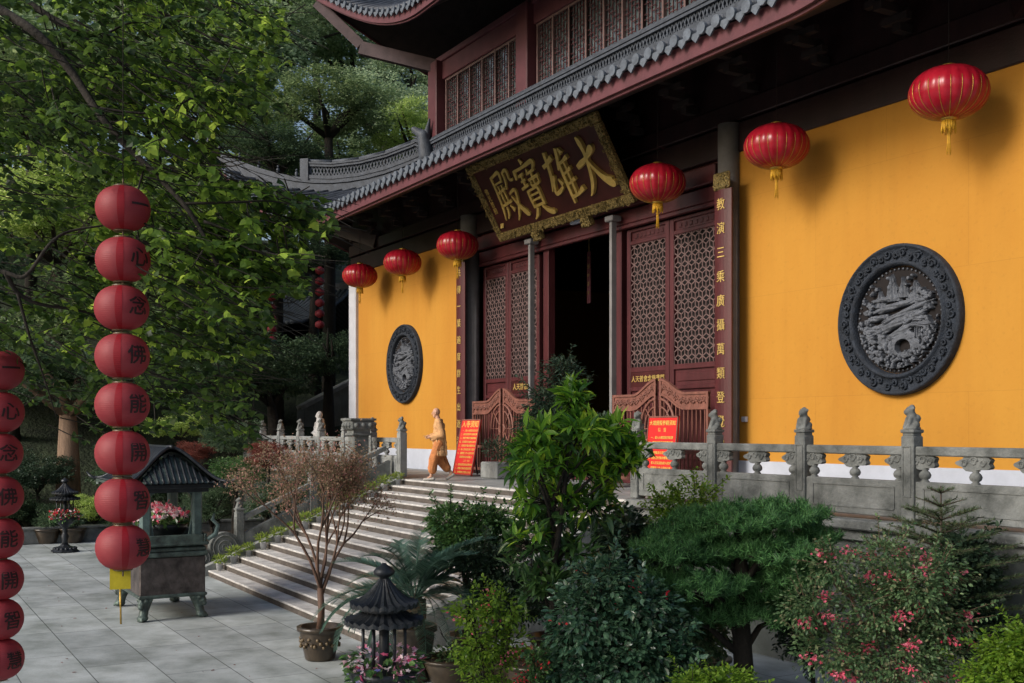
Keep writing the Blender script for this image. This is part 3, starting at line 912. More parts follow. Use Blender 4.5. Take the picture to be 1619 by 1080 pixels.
# things hanging in the dark of the doorway
for k, (x, y, z0, z1, w_) in enumerate(((-23.0, 15.7, 6.4, 7.7, .14), (-22.3, 16.2, 6.5, 7.8, .20), (-21.7, 15.9, 6.9, 7.8, .16), (-21.5, 16.6, 6.2, 7.9, .22))):
    b = empty('hanging_banner', (x, y, z1), label=['short red temple banner hanging at left of the dark doorway', 'wide gold and red banner hanging inside the dark doorway', 'narrow short banner hanging in the middle of the doorway', 'long banner hanging deepest inside the dark hall'][k], cat='banner', group='banners hanging inside the hall')
    mb = MB(); mb.box((0, 0, -(z1 - z0) / 2), (w_, .03, z1 - z0)); mb.build('cloth', M['dark_wood'] if k % 2 else M['fascia'], b)
    mb = MB()
    for q in range(int((z1 - z0) / .22)): mb.box((0, -.02, -.15 - .22 * q), (w_ * (.3 + .3 * abs(math.sin(q * 2.3 + k))), .012, .05 + .06 * abs(math.sin(q * 1.7 + k))))
    mb.tube([(0, 0, 0), (0, 0, 10.4 - z1)], .012, 5)
    mb.build('gold_ornament', M['gold_carved'], b)

# ---------------------------------------------------------------- medallions


def medallion(cx, cz, seed, lab):
    q = random.Random(seed)
    Ro = 1.21
    mb = MB(); T = Matrix.Translation((cx, WY - .0, cz)) @ FACE
    n = 64
    prof = [(Ro, 0), (Ro, .11), (Ro - .02, .14), (Ro - .045, .14), (Ro - .06, .10), (Ro - .27, .10), (Ro - .28, .15), (Ro - .31, .15), (Ro - .34, .11), (Ro - .35, .02), (Ro - .35, 0)]
    vs = []; fs = []
    for (r, h) in prof:
        for k in range(n):
            a = 2 * PI * k / n; vs.append(T @ Vector((r * math.cos(a), r * math.sin(a), h)))
    for i in range(len(prof) - 1):
        for k in range(n):
            k2 = (k + 1) % n; fs.append((i * n + k, i * n + k2, (i + 1) * n + k2, (i + 1) * n + k))
    mb.add(vs, fs, True)
    # rolling scrolls on the rim
    m = 22
    for k in range(m):
        a = 2 * PI * k / m; r0 = Ro - .165
        for (da, dr, R0, sg) in ((0, .02, .075, 1), (.13, -.03, .055, -1)):
            aa = a + da; c = Vector(((r0 + dr) * math.cos(aa), (r0 + dr) * math.sin(aa), .105))
            s0 = q.uniform(0, 6.28)
            pts = [T @ (c + Vector((R0 * (1 - t / 10) * math.cos(s0 + t * sg), R0 * (1 - t / 10) * math.sin(s0 + t * sg), .012 + .003 * t))) for t in [j * .75 for j in range(12)]]
            mb.tube(pts, [.017 + .006 * math.sin(j) for j in range(12)], 5)
        for j in range(5):
            aa = a + q.uniform(-.12, .12); rr_ = r0 + q.uniform(-.085, .085)
            mb.ball(T @ Vector((rr_ * math.cos(aa), rr_ * math.sin(aa), .108)), q.uniform(.014, .028), 6)
    root = H(mb, 'medallion', M['carved'], label=lab)
    # relief scene as a carved height field: hills, drifting cloud bands, pavilion, bridge arch, rocks and trees
    ri = Ro - .355
    mb = MB()
    mb.prism([(ri * math.cos(2 * PI * k / 48), ri * math.sin(2 * PI * k / 48)) for k in range(48)], 0.004, .012, T)
    mb.build('gap_shade_disc', M['black'], root)  # black disc added so the relief's gaps read dark; shade put into colour
    mb = MB()
    for k in range(60):
        a = 2 * PI * k / 60; mb.ball(T @ Vector(((ri - .04) * math.cos(a), (ri - .04) * math.sin(a), .03)), .019, 6)
    mb.build('bead_ring', M['relief'], root)
    NG = 230
    g = np.linspace(-ri, ri, NG); Xg, Yg = np.meshgrid(g, g); Hh = np.full(Xg.shape, .012)
    def dome(x, y, rx, ry, rot, b, k, pw=.5, groove=0, gf=60):
        nonlocal Hh
        c_, s_ = math.cos(rot), math.sin(rot)
        u = ((Xg - x) * c_ + (Yg - y) * s_) / rx; v = (-(Xg - x) * s_ + (Yg - y) * c_) / ry
        wob = 1 + .10 * np.sin(5 * np.arctan2(v, u) + x * 20) + .06 * np.sin(11 * np.arctan2(v, u) + y * 30)
        d2 = (u * u + v * v) / wob ** 2
        h_ = b + k * np.clip(1 - d2, 0, 1) ** pw + (groove * np.sin(gf * v * ry + 3 * np.sin(u * 3)) if groove else 0)
        Hh = np.where(d2 < 1, np.maximum(Hh, h_), Hh)
    def box_(x0, x1, y0, y1, h_):
        nonlocal Hh
        Hh = np.where((Xg > x0) & (Xg < x1) & (Yg > y0) & (Yg < y1), h_, Hh)
    for (x, y, w_, hh) in ((-.12, .30, .20, .46), (.10, .34, .16, .34), (-.36, .22, .18, .28), (.34, .30, .20, .30), (.56, .12, .14, .22)):
        t = (Yg - y) / hh; wd = w_ * (1 - np.clip(t, 0, 1) ** .8) * (1 + .12 * np.sin(Yg * 40))
        ins = (t > 0) & (t < 1) & (np.abs(Xg - x) < wd)
        Hh = np.where(ins, np.maximum(Hh, .05 + .05 * (1 - np.abs(Xg - x) / (wd + 1e-6)) + .010 * np.sin((Xg - x) * 95 / (wd * 4 + .3)) + .004 * np.sin(Yg * 60)), Hh)
    for (x, y, rx, ry, ro) in ((-.05, .22, .50, .055, .16), (.15, .10, .55, .06, .30), (-.40, .05, .26, .05, .10), (-.02, -.06, .52, .07, .34), (.34, .02, .30, .05, .42), (-.42, -.12, .22, .06, .2), (.05, -.20, .36, .06, .38), (.42, .26, .2, .04, .1), (-.30, .34, .22, .04, .05), (-.10, -.30, .25, .05, .15)):
        dome(x, y, rx, ry, ro, .075, .05, .6, .006, 110)
    # pavilion with curved roof, steps
    box_(.34, .62, -.30, -.14, .08); 
    for k in range(6): box_(.36 + .045 * k, .375 + .045 * k, -.30, -.14, .11)
    dome(.48, -.11, .22, .05, 0, .10, .05, .5, .006, 160); dome(.46, -.02, .14, .045, 0.1, .10, .04, .5, .006, 160)
    # bridge arch with a deep opening
    dome(.14, -.40, .30, .20, .1, .09, .04, .4); 
    hole = ((Xg - .14) / .15) ** 2 + ((Yg + .44) / .12) ** 2 < 1; Hh = np.where(hole, .012, Hh)
    for (x, y) in ((-.30, -.30), (-.22, -.38), (-.10, -.42)): dome(x, y, .055, .12, .1, .09, .06, .5); dome(x, y + .12, .035, .035, 0, .12, .04, .5)
    # trees and rocks made of many small knobs
    for k in range(330):
        a = q.uniform(PI, 2 * PI) if k < 210 else q.uniform(0, 2 * PI)
        rr_ = ri * (q.uniform(.62, .93) if k < 260 else q.uniform(.2, .9)); x = rr_ * math.cos(a); y = rr_ * math.sin(a)
        if k >= 260 and (y > .1 or hole[int((y / ri + 1) / 2 * (NG - 1)), int((x / ri + 1) / 2 * (NG - 1))]): continue
        dome(x, y, q.uniform(.022, .045), q.uniform(.018, .035), q.uniform(0, 3), q.uniform(.06, .11), .03, .5)
    for (x, y) in ((-.52, -.22), (-.48, -.30), (-.58, -.14), (.60, .32), (.5, .40), (-.56, .16), (-.5, .26)):
        for k in range(9): dome(x + q.uniform(-.07, .07), y + q.uniform(-.05, .05), .035, .028, 0, .10, .035, .5)
    Hh = Hh + .003 * np.sin(Xg * 70 + 2 * np.sin(Yg * 33)) * np.sin(Yg * 81)
    Rg = np.hypot(Xg, Yg); ok = Rg < ri - .07
    Tm = np.array(T)
    V = np.stack([Xg.ravel(), Yg.ravel(), Hh.ravel(), np.ones(Xg.size)], 1) @ Tm.T
    I = np.arange(NG * NG).reshape(NG, NG)
    okf = ok[:-1, :-1] & ok[1:, 1:] & ok[1:, :-1] & ok[:-1, 1:] & ~((Hh[:-1, :-1] < .02) & (Hh[1:, 1:] < .02))
    F_ = np.stack([I[:-1, :-1][okf], I[:-1, 1:][okf], I[1:, 1:][okf], I[1:, :-1][okf]], 1)
    used = np.unique(F_); mp_ = np.zeros(NG * NG, int); mp_[used] = np.arange(len(used))
    from_np('carved_scene', V[used, :3], [mp_[F_]], M['relief'], root)
    return root


medallion(-12.12, 4.985, 3, 'nearer round carved medallion on the right yellow wall')
medallion(-30.9, 5.23, 8, 'farther round carved medallion on the left yellow wall')
mb = MB(); mb.box((-15.72, WY - .03, 2.04 + 1.38), (.13, .06, .10), bev=.01)
tag(mb.build('junction_box', M['white']), 'small white plastic box fixed to yellow wall beside the column', 'junction box')

# ---------------------------------------------------------------- roofs


def lerp(a, b, t): return a + (b - a) * t


def roof(prefix, xl, xr, yf, yb, m, z0, rise, lift, clen, parent, row=.34, fas_h=.27, horn=.8, sides=(0, 1, 2, 3)):
    specs = []
    Lx, Ly = xr - xl, yb - yf
    allsides = [((xl, yf), (1, 0), (0, 1), Lx), ((xr, yf), (0, 1), (-1, 0), Ly), ((xr, yb), (-1, 0), (0, -1), Lx), ((xl, yb), (0, -1), (1, 0), Ly)]

    def pt(sd, s, d, dz=0):
        o, sv, nv, L = sd
        t = d / m; dist = min(s, L - s); c = max(0, (clen - dist) / clen)
        lf = lift * c ** 1.8 * max(0, 1 - t) ** .8
        f = .55 * c * c * (1 - t); sg = -1 if s < L / 2 else 1
        ss = s + sg * f * c * c; dd = d - f
        z = z0 + rise * (.62 * t + .38 * t * t) + lf + dz
        return Vector((o[0] + sv[0] * ss + nv[0] * dd, o[1] + sv[1] * ss + nv[1] * dd, z))
    surf = MB(); tiles = MB(); ends = MB(); fas = MB(); sof = MB()
    for si in sides:
        sd = allsides[si]; L = sd[3]; nv = Vector((*sd[2], 0)); sv = Vector((*sd[1], 0))
        n = int(round(L / row)); K = 8; ends = MB()
        cols = []
        for i in range(n + 1):
            s = L * i / n; dm = min(m, min(s, L - s))
            cols.append([(s, dm * k / K) for k in range(K + 1)])
        for i in range(n):
            for k in range(K):
                q = [cols[i][k], cols[i + 1][k], cols[i + 1][k + 1], cols[i][k + 1]]
                surf.add([pt(sd, a, b) for a, b in q], [(0, 1, 2, 3)])
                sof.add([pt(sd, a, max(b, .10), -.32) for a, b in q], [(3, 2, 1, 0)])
        for i in range(n):
            s = L * (i + .5) / n; dm = min(m, min(s, L - s))
            if dm < .15: continue
            pts = [pt(sd, s, dm * k / 6, .02) for k in range(7)]
            pts[0] = pts[0] - nv * .06
            tiles.tube(pts, .088, 7, caps=True)
            # round end tile and drip tile
            p = pts[0]
            ends.tube([p - nv * .025, p + nv * .02], .10, 10, smooth=False)
            a, b2 = pt(sd, s + L / n * .22, 0), pt(sd, s + L / n * .78, 0)
            if s + L / n < L:
                mid = (a + b2) / 2 - nv * .05
                ends.add([a - nv * .05, b2 - nv * .05, b2 - nv * .05 + Vector((0, 0, -.07)), mid + Vector((0, 0, -.16)), a - nv * .05 + Vector((0, 0, -.07)),
                          a - nv * .02, b2 - nv * .02, b2 - nv * .02 + Vector((0, 0, -.07)), mid + nv * .03 + Vector((0, 0, -.16)), a - nv * .02 + Vector((0, 0, -.07))],
                         [(0, 1, 2, 3, 4), (9, 8, 7, 6, 5), (0, 5, 6, 1), (1, 6, 7, 2), (2, 7, 8, 3), (3, 8, 9, 4), (4, 9, 5, 0)])
        if si: endl.append(ends)
        else: endl = [ends]
        # fascia: main board and a smaller moulding under it
        for (d0, zt, zb, th) in ((.06, -.05, -.05 - fas_h, .05), (.13, -.05 - fas_h, -.10 - fas_h, .05)):
            N = n * 2
            for i in range(N):
                s1, s2 = L * i / N, L * (i + 1) / N
                vs = []
                for s in (s1, s2):
                    for dz in (zt, zb):
                        base = pt(sd, s, 0, dz)
                        vs += [base + nv * d0, base + nv * (d0 + th)]
                fas.add(vs, [(0, 2, 6, 4), (1, 5, 7, 3), (2, 3, 7, 6), (0, 4, 5, 1)], smooth=False)
    r = H(surf, prefix + '_roof', M['tile'], label=None)
    tiles.build('tile_rows', M['tile'], r); [e_.build('tile_ends', M['tile_end'], r) for e_ in endl]
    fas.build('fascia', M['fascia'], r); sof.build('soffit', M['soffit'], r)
    # hip ridges with upswept horns
    for ci in (0, 1):
        sd = allsides[ci] ; hp = MB(); prev = None
        pts = [pt(sd, q * m / 12, q * m / 12, .12) for q in range(13)]
        # direction outward at the corner
        out = (pts[0] - pts[2]); out.z = 0; out.normalize()
        hornp = [pts[0] + out * .12 * k + Vector((0, 0, horn * (k / 4) ** 1.5)) for k in range(1, 5)]
        path = list(reversed(hornp)) + pts
        for i in range(len(path) - 1):
            wd = .10 + .14 * min(1, i / 4)
            hp.bar(path[i], path[i + 1], wd, .26)
            hp.bar(path[i] + Vector((0, 0, .19)), path[i + 1] + Vector((0, 0, .19)), wd * 1.35, .07)
            hp.bar(path[i] + Vector((0, 0, .28)), path[i + 1] + Vector((0, 0, .28)), wd * .8, .09)
        # small ridge beasts on the lower part
        for k in range(5):
            p = path[4 + k] + Vector((0, 0, .33)); hp.ball(p + Vector((0, 0, .10)), .07, 6, (1, 1, 1.6)); hp.ball(p + Vector((0, 0, .24)), .045, 6)
        hp.build('hip_ridge', M['ridge'], r)
    return pt, allsides, r


LOW = dict(xl=-38.3, xr=-4.7, yf=11.3, yb=31.5, m=5.2)
ptl, sdl, lower = roof('lower', LOW['xl'], LOW['xr'], LOW['yf'], LOW['yb'], LOW['m'], 9.47, 2.75, 3.1, 7.0, None)
ptu, sdu, upper = roof('upper', -35.9, -7.1, 13.7, 29.1, 7.6, 15.62, 6.2, 2.9, 7.0, None, row=.36)
# main ridge of the upper roof
mb = MB(); mb.box((HX, 21.4, 22.0), (13.8, .4, .9), bev=.05)
for s in (-1, 1): mb.tube([(HX + s * 6.9, 21.4, 21.6), (HX + s * 7.1, 21.4, 22.5), (HX + s * 6.9, 21.4, 23.2), (HX + s * 6.4, 21.4, 23.4)], [.3, .3, .2, .08], 8)
mb.build('main_ridge', M['ridge'], upper)

# hip rafters showing under the upper corners
for s, xc in ((-1, -33.05), (1, -9.95)):
    mb = MB()
    mb.bar((xc, 16.56, 15.3), (xc + s * 2.0, 14.56, 16.2), .34, .42)
    mb.bar((xc + s * 2.0, 14.56, 16.3), (xc + s * 3.15, 13.4, 17.9), .26, .34)
    H(mb, 'hip_rafter', M['soffit_edge'])
    mb = MB()
    mb.bar((xc - s * 2.25 * 0, 14.3, 9.3), (xc + s * 4.2, 12.2, 10.9), .34, .42)
    H(mb, 'hip_rafter', M['dark_wood'])

# pierced ridge band along the foot of the upper storey
def pierced(mb, a, b, h, step=.3, th=.10, base=.12, cope=.14):
    a = Vector(a); b = Vector(b); L = (b - a).length; d = (b - a).normalized()
    up = Vector((0, 0, 1)); side = d.cross(up).normalized()
    mb.bar(a + up * base / 2, b + up * base / 2, th * 2.4, base)
    mb.bar(a + up * (h + .02), b + up * (h + .02), th * 2.0, .07)
    mb.bar(a + up * (h + .10), b + up * (h + .10), th * 2.6, .06)
    mb.tube([a + up * (h + .17), b + up * (h + .17)], .075, 8)
    n = max(1, int(L / step)); z0 = base; z1 = h
    for k in range(n):
        p = a + d * (L * k / n); q = a + d * (L * (k + 1) / n); mid = (p + q) / 2
        zc = (z0 + z1) / 2
        for (u0, u1, j) in ((p + up * z0, mid + up * z1, 0), (mid + up * z1, q + up * z0, 1), (p + up * z1, mid + up * z0, 2), (mid + up * z0, q + up * z1, 3)):
            mb.bar(u0 + side * .002 * j, u1 + side * .002 * j, th * .6, .035, up=(0, 0, 1))
    return mb


mb = MB(); pierced(mb, (-33.1, 16.25, 12.28), (-9.9, 16.25, 12.28), .42, .26)
mb.build('pierced_ridge', M['ridge'], lower)
# black sheet behind the pierced band: shade of its openings put into colour
mb = MB(); mb.box((HX, 16.42, 12.5), (23.2, .06, .5)); mb.build('ridge_shade_backing', M['black'], lower)
# the taller pierced wall on the upper stretch of the front hips
for si, flip in ((0, False), (1, False)):
    sd = sdl[si]
    mb = MB()
    qs = [LOW['m'] * k / 8 for k in range(3, 9)]
    for i in range(len(qs) - 1):
        a = ptl(sd, qs[i], qs[i], .42); b = ptl(sd, qs[i + 1], qs[i + 1], .42)
        pierced(mb, a, b, .44, .22)
    a = ptl(sd, qs[0], qs[0], .42); mb.box(a + Vector((0, 0, .3)), (.3, .3, .75), rz=R(45))
    mb.build('pierced_hip_ridge', M['ridge'], lower)
# ridge beast at the meeting of hip and band
for s, x in ((-1, -33.15), (1, -9.85)):
    mb = MB()
    cap(mb, (x, 16.1, 12.3), .28, (x + s * .05, 16.0, 13.0), .2); cap(mb, (x + s * .05, 16.0, 13.0), .2, (x + s * .35, 15.8, 13.25), .1)
    cap(mb, (x, 16.1, 13.0), .14, (x - s * .2, 16.1, 13.5), .03)
    for k in range(6): cap(mb, (x + s * .1, 16, 12.5 + .13 * k), .06, (x + s * (.35 + .05 * k), 15.8, 12.6 + .15 * k), .015, 6)
    mb.build('ridge_beast', M['ridge'], lower)

# ---------------------------------------------------------------- upper storey
UY = 16.56
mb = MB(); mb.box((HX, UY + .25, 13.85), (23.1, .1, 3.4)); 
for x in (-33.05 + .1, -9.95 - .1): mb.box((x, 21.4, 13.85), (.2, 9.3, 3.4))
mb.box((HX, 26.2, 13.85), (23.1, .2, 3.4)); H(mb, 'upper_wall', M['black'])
mb = MB(); mb.box((HX, UY + .06, 15.12), (23.3, .3, .60), bev=.02); mb.box((HX, UY + .0, 15.5), (23.3, .34, .2), bev=.02); mb.box((HX, UY + .08, 12.62), (23.2, .26, .25))
H(mb, 'upper_beam', M['fascia'])
posts = [-33.05, -27.25, -15.75, -9.95]
for x in posts:
    mb = MB(); mb.box((x, UY - .08, 14.0), (.62, .5, 2.9), bev=.03); H(mb, 'upper_post', M['column_red'])
M['glass'] = mk('dim_glass', (.055, .065, .085), .12, .6, 1.5, .05, 3, spec=.8, col2=(.16, .20, .20))
wn = None


def upper_window(w_, h_):
    mb = MB()
    mb.box((0, 0, h_ / 2), (.07, .12, h_)); mb.box((w_, 0, h_ / 2), (.07, .118, h_)); mb.box((w_ / 2, 0, .04), (w_ - .07, .1, .08)); mb.box((w_ / 2, 0, h_ - .04), (w_ - .07, .1, .08))
    f = mb.build('window', M['lattice'], hall)
    mb = MB()
    nx, nz = 5, 15
    for k in range(1, nx): mb.box((.035 + (w_ - .07) * k / nx, .001, h_ / 2), (.018, .03, h_ - .16))
    for j in range(1, nz):
        z = .08 + (h_ - .16) * j / nz
        for k in range(nx):
            if (j + k) % 3 == 0: continue
            mb.box((.035 + (w_ - .07) * (k + .5) / nx, -.003, z), ((w_ - .07) / nx, .026, .018))
    mb.build('lattice', M['door_wood'], f)
    mb = MB(); mb.box((w_ / 2, .05, h_ / 2), (w_ - .07, .01, h_ - .16)); mb.build('pane', M['glass'], f)
    return f


def put_windows(a, b, n):
    global wn
    wd = (b - a) / n
    for k in range(n):
        if wn is None: wn = upper_window(.82, 2.1); f = wn
        else: f = dup(wn, hall)
        f.location = Vector((a + wd * k, UY + .03, 12.73)) - hall.location
        f.scale = (wd / .82, 1, 1)


put_windows(-32.6, -27.65, 6); put_windows(-26.85, -16.15, 13); put_windows(-15.35, -10.4, 6)

# ================================================================ THINGS ON AND AT THE HALL
# ---------------------------------------------------------------- name plaque
A = Vector((1, 0, 0)); U = Vector((0, -1.02, 1.77)).normalized(); N = A.cross(U)
PM = Matrix((A, U, N)).transposed().to_4x4()
pq = empty('name_plaque', (-21.5, 13.44, 8.895), label='large tilted dark plaque with four gold characters in a gilded frame above the doorway', cat='plaque')
PW, PH = 5.68, 2.04
mb = MB(); mb.box((0, 0, 0), (PW - .3, PH - .3, .08), M=None)
mb.v = [tuple(PM @ Vector(v)) for v in mb.v]; mb.build('board', M['plaque'], pq)
mb = MB()
qq = random.Random(5)
for (cx, cy, dx, dy) in ((0, PH / 2 - .11, PW, .22), (0, -PH / 2 + .11, PW, .22), (-PW / 2 + .11, 0, .22, PH - .44), (PW / 2 - .11, 0, .22, PH - .44)):
    mb.box((cx, cy, .02), (dx, dy, .14), bev=.03)
    n = int(dx * dy * 150)
    for k in range(n):
        x = cx + qq.uniform(-dx / 2, dx / 2) * .97; y = cy + qq.uniform(-dy / 2, dy / 2) * .95
        r = qq.uniform(.02, .045)
        a0 = qq.uniform(0, 6.28); sg = qq.choice((-1, 1))
        if k % 2:
            mb.tube([(x + r * math.cos(a0 + sg * t) * (1 - t / 9), y + r * math.sin(a0 + sg * t) * (1 - t / 9), .10 + .006 * t) for t in [j * .9 for j in range(7)]], [.010 + .006 * qq.random()] * 7, 4)
        else:
            mb.ball((x, y, .095), r * .7, 6)
mb.v = [tuple(PM @ Vector(v)) for v in mb.v]; mb.build('gilded_frame', M['gold_carved'], pq)
for sx in (-1.15, .95):
    mb = MB(); mb.box((sx, -PH / 2 - .10, .02), (.30, .26, .2), bev=.04)
    for k in range(12): mb.ball((sx + qq.uniform(-.12, .12), -PH / 2 - .1 + qq.uniform(-.1, .1), .12), .035, 6)
    mb.v = [tuple(PM @ Vector(v)) for v in mb.v]; mb.build('support_block', M['gold_carved'], pq)


def catmull(pts, n=6):
    out = []
    P_ = [pts[0]] + list(pts) + [pts[-1]]
    for i in range(1, len(P_) - 2):
        for k in range(n):
            t = k / n
            out.append(tuple(.5 * ((2 * P_[i][j]) + (-P_[i - 1][j] + P_[i + 1][j]) * t + (2 * P_[i - 1][j] - 5 * P_[i][j] + 4 * P_[i + 1][j] - P_[i + 2][j]) * t * t + (-P_[i - 1][j] + 3 * P_[i][j] - 3 * P_[i + 1][j] + P_[i + 2][j]) * t ** 3) for j in range(len(pts[0]))))
    out.append(tuple(pts[-1]))
    return out


def stroke(mb, pts, ox, oy, sx, sy, zi, wk=1):
    """brush stroke: pts (x, y, width)"""
    c = catmull(pts, 5)
    L = []; Rr = []
    for i, (x, y, w_) in enumerate(c):
        a = c[max(i - 1, 0)]; b = c[min(i + 1, len(c) - 1)]
        dx, dy = (b[0] - a[0]) * sx, (b[1] - a[1]) * sy; l = math.hypot(dx, dy) + 1e-9
        nx, ny = -dy / l, dx / l; w2 = max(w_, .012) * sx * wk
        L.append((ox + x * sx + nx * w2, oy + y * sy + ny * w2)); Rr.append((ox + x * sx - nx * w2, oy + y * sy - ny * w2))
    x0, y0, w0 = c[0]; n = len(c)
    vs = []; fs = []
    h0 = .045; h1 = .075 + .0012 * zi
    for i in range(n):
        for p in (L[i], Rr[i]): vs += [Vector((p[0], p[1], h0)), Vector((p[0], p[1], h1))]
    for i in range(n - 1):
        a = i * 4; b = a + 4
        fs += [(a + 1, a + 3, b + 3, b + 1), (a, a + 1, b + 1, b), (a + 2, b + 2, b + 3, a + 3)]
    fs += [(0, 2, 3, 1), ((n - 1) * 4, (n - 1) * 4 + 1, (n - 1) * 4 + 3, (n - 1) * 4 + 2)]
    mb.add([PM @ v for v in vs], fs)


W1, W2, W3 = .035, .05, .075
CH = {
 'da': [[(.06, .55, .05), (.25, .60, .06), (.5, .66, .045), (.76, .78, .075), (.84, .80, .02)],
        [(.42, 1.04, .02), (.47, .95, .06), (.50, .75, .045), (.46, .5, .045), (.36, .25, .05), (.20, .08, .03), (.10, .02, .01)],
        [(.50, .60, .02), (.62, .42, .04), (.80, .24, .07), (1.02, .13, .10), (1.10, .14, .02)]],
 'xiong': [[(.02, .76, .04), (.2, .80, .035), (.42, .88, .05)], [(.24, 1.0, .04), (.2, .75, .04), (.12, .5, .035), (-.02, .3, .015)],
        [(.24, .56, .03), (.12, .38, .03), (.08, .24, .035), (.25, .27, .035), (.40, .33, .02)], [(.34, .48, .02), (.42, .36, .05)],
        [(.66, 1.0, .035), (.6, .82, .04), (.48, .62, .02)], [(.58, .80, .03), (.57, .5, .04), (.56, .2, .04), (.54, -.02, .02)], [(.74, .98, .02), (.80, .88, .05)],
        [(.58, .72, .03), (.75, .75, .03), (.92, .80, .04)], [(.60, .53, .025), (.75, .56, .025), (.88, .60, .035)], [(.60, .34, .025), (.75, .36, .025), (.88, .40, .035)],
        [(.56, .10, .03), (.78, .12, .03), (1.02, .20, .05)], [(.76, .76, .025), (.75, .4, .03), (.74, .12, .03)]],
 'bao': [[(.46, 1.06, .02), (.52, .97, .055)], [(.10, .90, .03), (.09, .80, .045), (.05, .72, .02)], [(.12, .88, .03), (.45, .90, .03), (.86, .95, .045), (.90, .90, .04), (.80, .80, .02)],
        [(.18, .76, .025), (.40, .79, .03)], [(.20, .65, .02), (.40, .68, .025)], [(.12, .52, .03), (.42, .57, .03)], [(.30, .78, .025), (.29, .54, .03)],
        [(.60, .84, .03), (.52, .74, .015)], [(.56, .76, .02), (.86, .80, .03)], [(.50, .64, .025), (.92, .68, .035)], [(.70, .80, .025), (.69, .54, .03)], [(.56, .62, .02), (.57, .52, .03), (.84, .55, .025), (.86, .64, .02)],
        [(.30, .46, .03), (.29, .28, .035), (.30, .12, .03)], [(.30, .45, .025), (.52, .47, .025), (.70, .48, .035), (.71, .3, .035), (.70, .13, .03)],
        [(.32, .36, .02), (.68, .38, .02)], [(.32, .26, .02), (.68, .28, .02)], [(.30, .15, .025), (.70, .16, .025)],
        [(.40, .12, .03), (.30, .0, .035), (.14, -.08, .01)], [(.60, .12, .02), (.76, .0, .045), (.92, -.04, .05), (.96, -.02, .01)]],
 'dian': [[(.12, .92, .03), (.30, .95, .03), (.50, .98, .04), (.50, .86, .03), (.48, .78, .02)], [(.14, .77, .025), (.32, .79, .02), (.48, .80, .025)],
        [(.12, .94, .03), (.11, .6, .035), (.06, .3, .035), (-.04, .06, .012)], [(.16, .60, .025), (.52, .66, .03)], [(.12, .34, .03), (.56, .40, .035)],
        [(.27, .74, .025), (.26, .36, .03)], [(.42, .74, .025), (.42, .38, .03)], [(.26, .30, .03), (.20, .16, .03), (.10, .08, .01)], [(.42, .32, .02), (.52, .2, .05)],
        [(.68, .96, .025), (.67, .80, .03), (.57, .62, .015)], [(.68, .94, .025), (.86, .97, .035), (.86, .78, .03), (.98, .76, .03)],
        [(.60, .52, .025), (.88, .57, .035), (.80, .34, .035), (.66, .14, .03), (.50, .0, .01)], [(.64, .48, .02), (.78, .26, .04), (.98, .08, .07), (1.06, .08, .015)]],
}
mb = MB(); zi = 0
for nm, cx, s in (('dian', -1.58, 1.06), ('bao', -.46, 1.1), ('xiong', .86, 1.14), ('da', 1.98, 1.0)):
    for stp in CH[nm]:
        stroke(mb, stp, cx - .46 * s, -.62, .98 * s, 1.26, zi, 1.12); zi += 1
mb.build('gold_characters', M['gold_text'], pq)
mb = MB(); me = text_mesh('佛\n光\n普\n照', .17, .01)
add_mesh(mb, me, PM @ Matrix.Translation((-2.42, .0, .05)))
mb.box(PM @ Vector((-2.42, -.62, .05)), (.14, .02, .16)); mb.build('small_inscription', M['gold_text'], pq)

# small fixtures under the plaque
for (x, z) in ((-21.25, 8.02), (-24.8, 8.45)):
    f = empty('spotlight', (x, 14.15, z), label='small white spotlight bar %s' % ('under the middle of the big plaque' if x > -22 else 'on the dark beam left of the big plaque'), cat='spotlight')
    mb = MB(); mb.box((0, 0, 0), (.42, .1, .08), bev=.015); mb.build('lamp_body', M['white'], f)
    mb = MB(); mb.box((0, .09, 0), (.06, .1, .05)); mb.build('bracket', M['grey_col'], f)

# ---------------------------------------------------------------- couplet boards
for (x, lab, txt, w_) in ((-15.84, 'dark red couplet board with vertical gold characters beside the nearer yellow wall', '教演三乘廣攝萬類登覺岸', .47), (-26.42, 'dark red couplet board with vertical gold characters beside the farther yellow wall', '法傳一葉遍度群生出迷津', .50)):
    b = empty('couplet_board', (x, 13.84, 2.3), label=lab, cat='couplet board', group='couplet boards flanking the doors')
    mb = MB(); H_ = 5.75
    n = 6  # gently curved board
    pts = [(-w_ / 2 + w_ * k / n, -.05 * math.cos(PI * (k / n - .5))) for k in range(n + 1)] + [(w_ / 2 - w_ * k / n, .03 - .05 * math.cos(PI * (k / n - .5))) for k in range(n + 1)]
    mb.prism(pts, 0, H_ - .33); mb.build('board', M['door_wood'], b)
    mb = MB(); mb.box((0, -.03, H_ - .17), (w_ * .94, .08, .32), bev=.03)
    for k in range(26): mb.ball((qq.uniform(-.18, .18), -.07, H_ - .17 + qq.uniform(-.13, .13)), qq.uniform(.02, .04), 6)
    mb.build('gilded_cap', M['gold_carved'], b)
    mb = MB()
    for k, c_ in enumerate(txt):
        me = text_mesh(c_, .235, .008); add_mesh(mb, me, Matrix.Translation((0, -.054, H_ - .62 - .452 * k)) @ FACE)
    mb.build('gold_characters', M['gold_text'], b)

# ---------------------------------------------------------------- low wooden gates


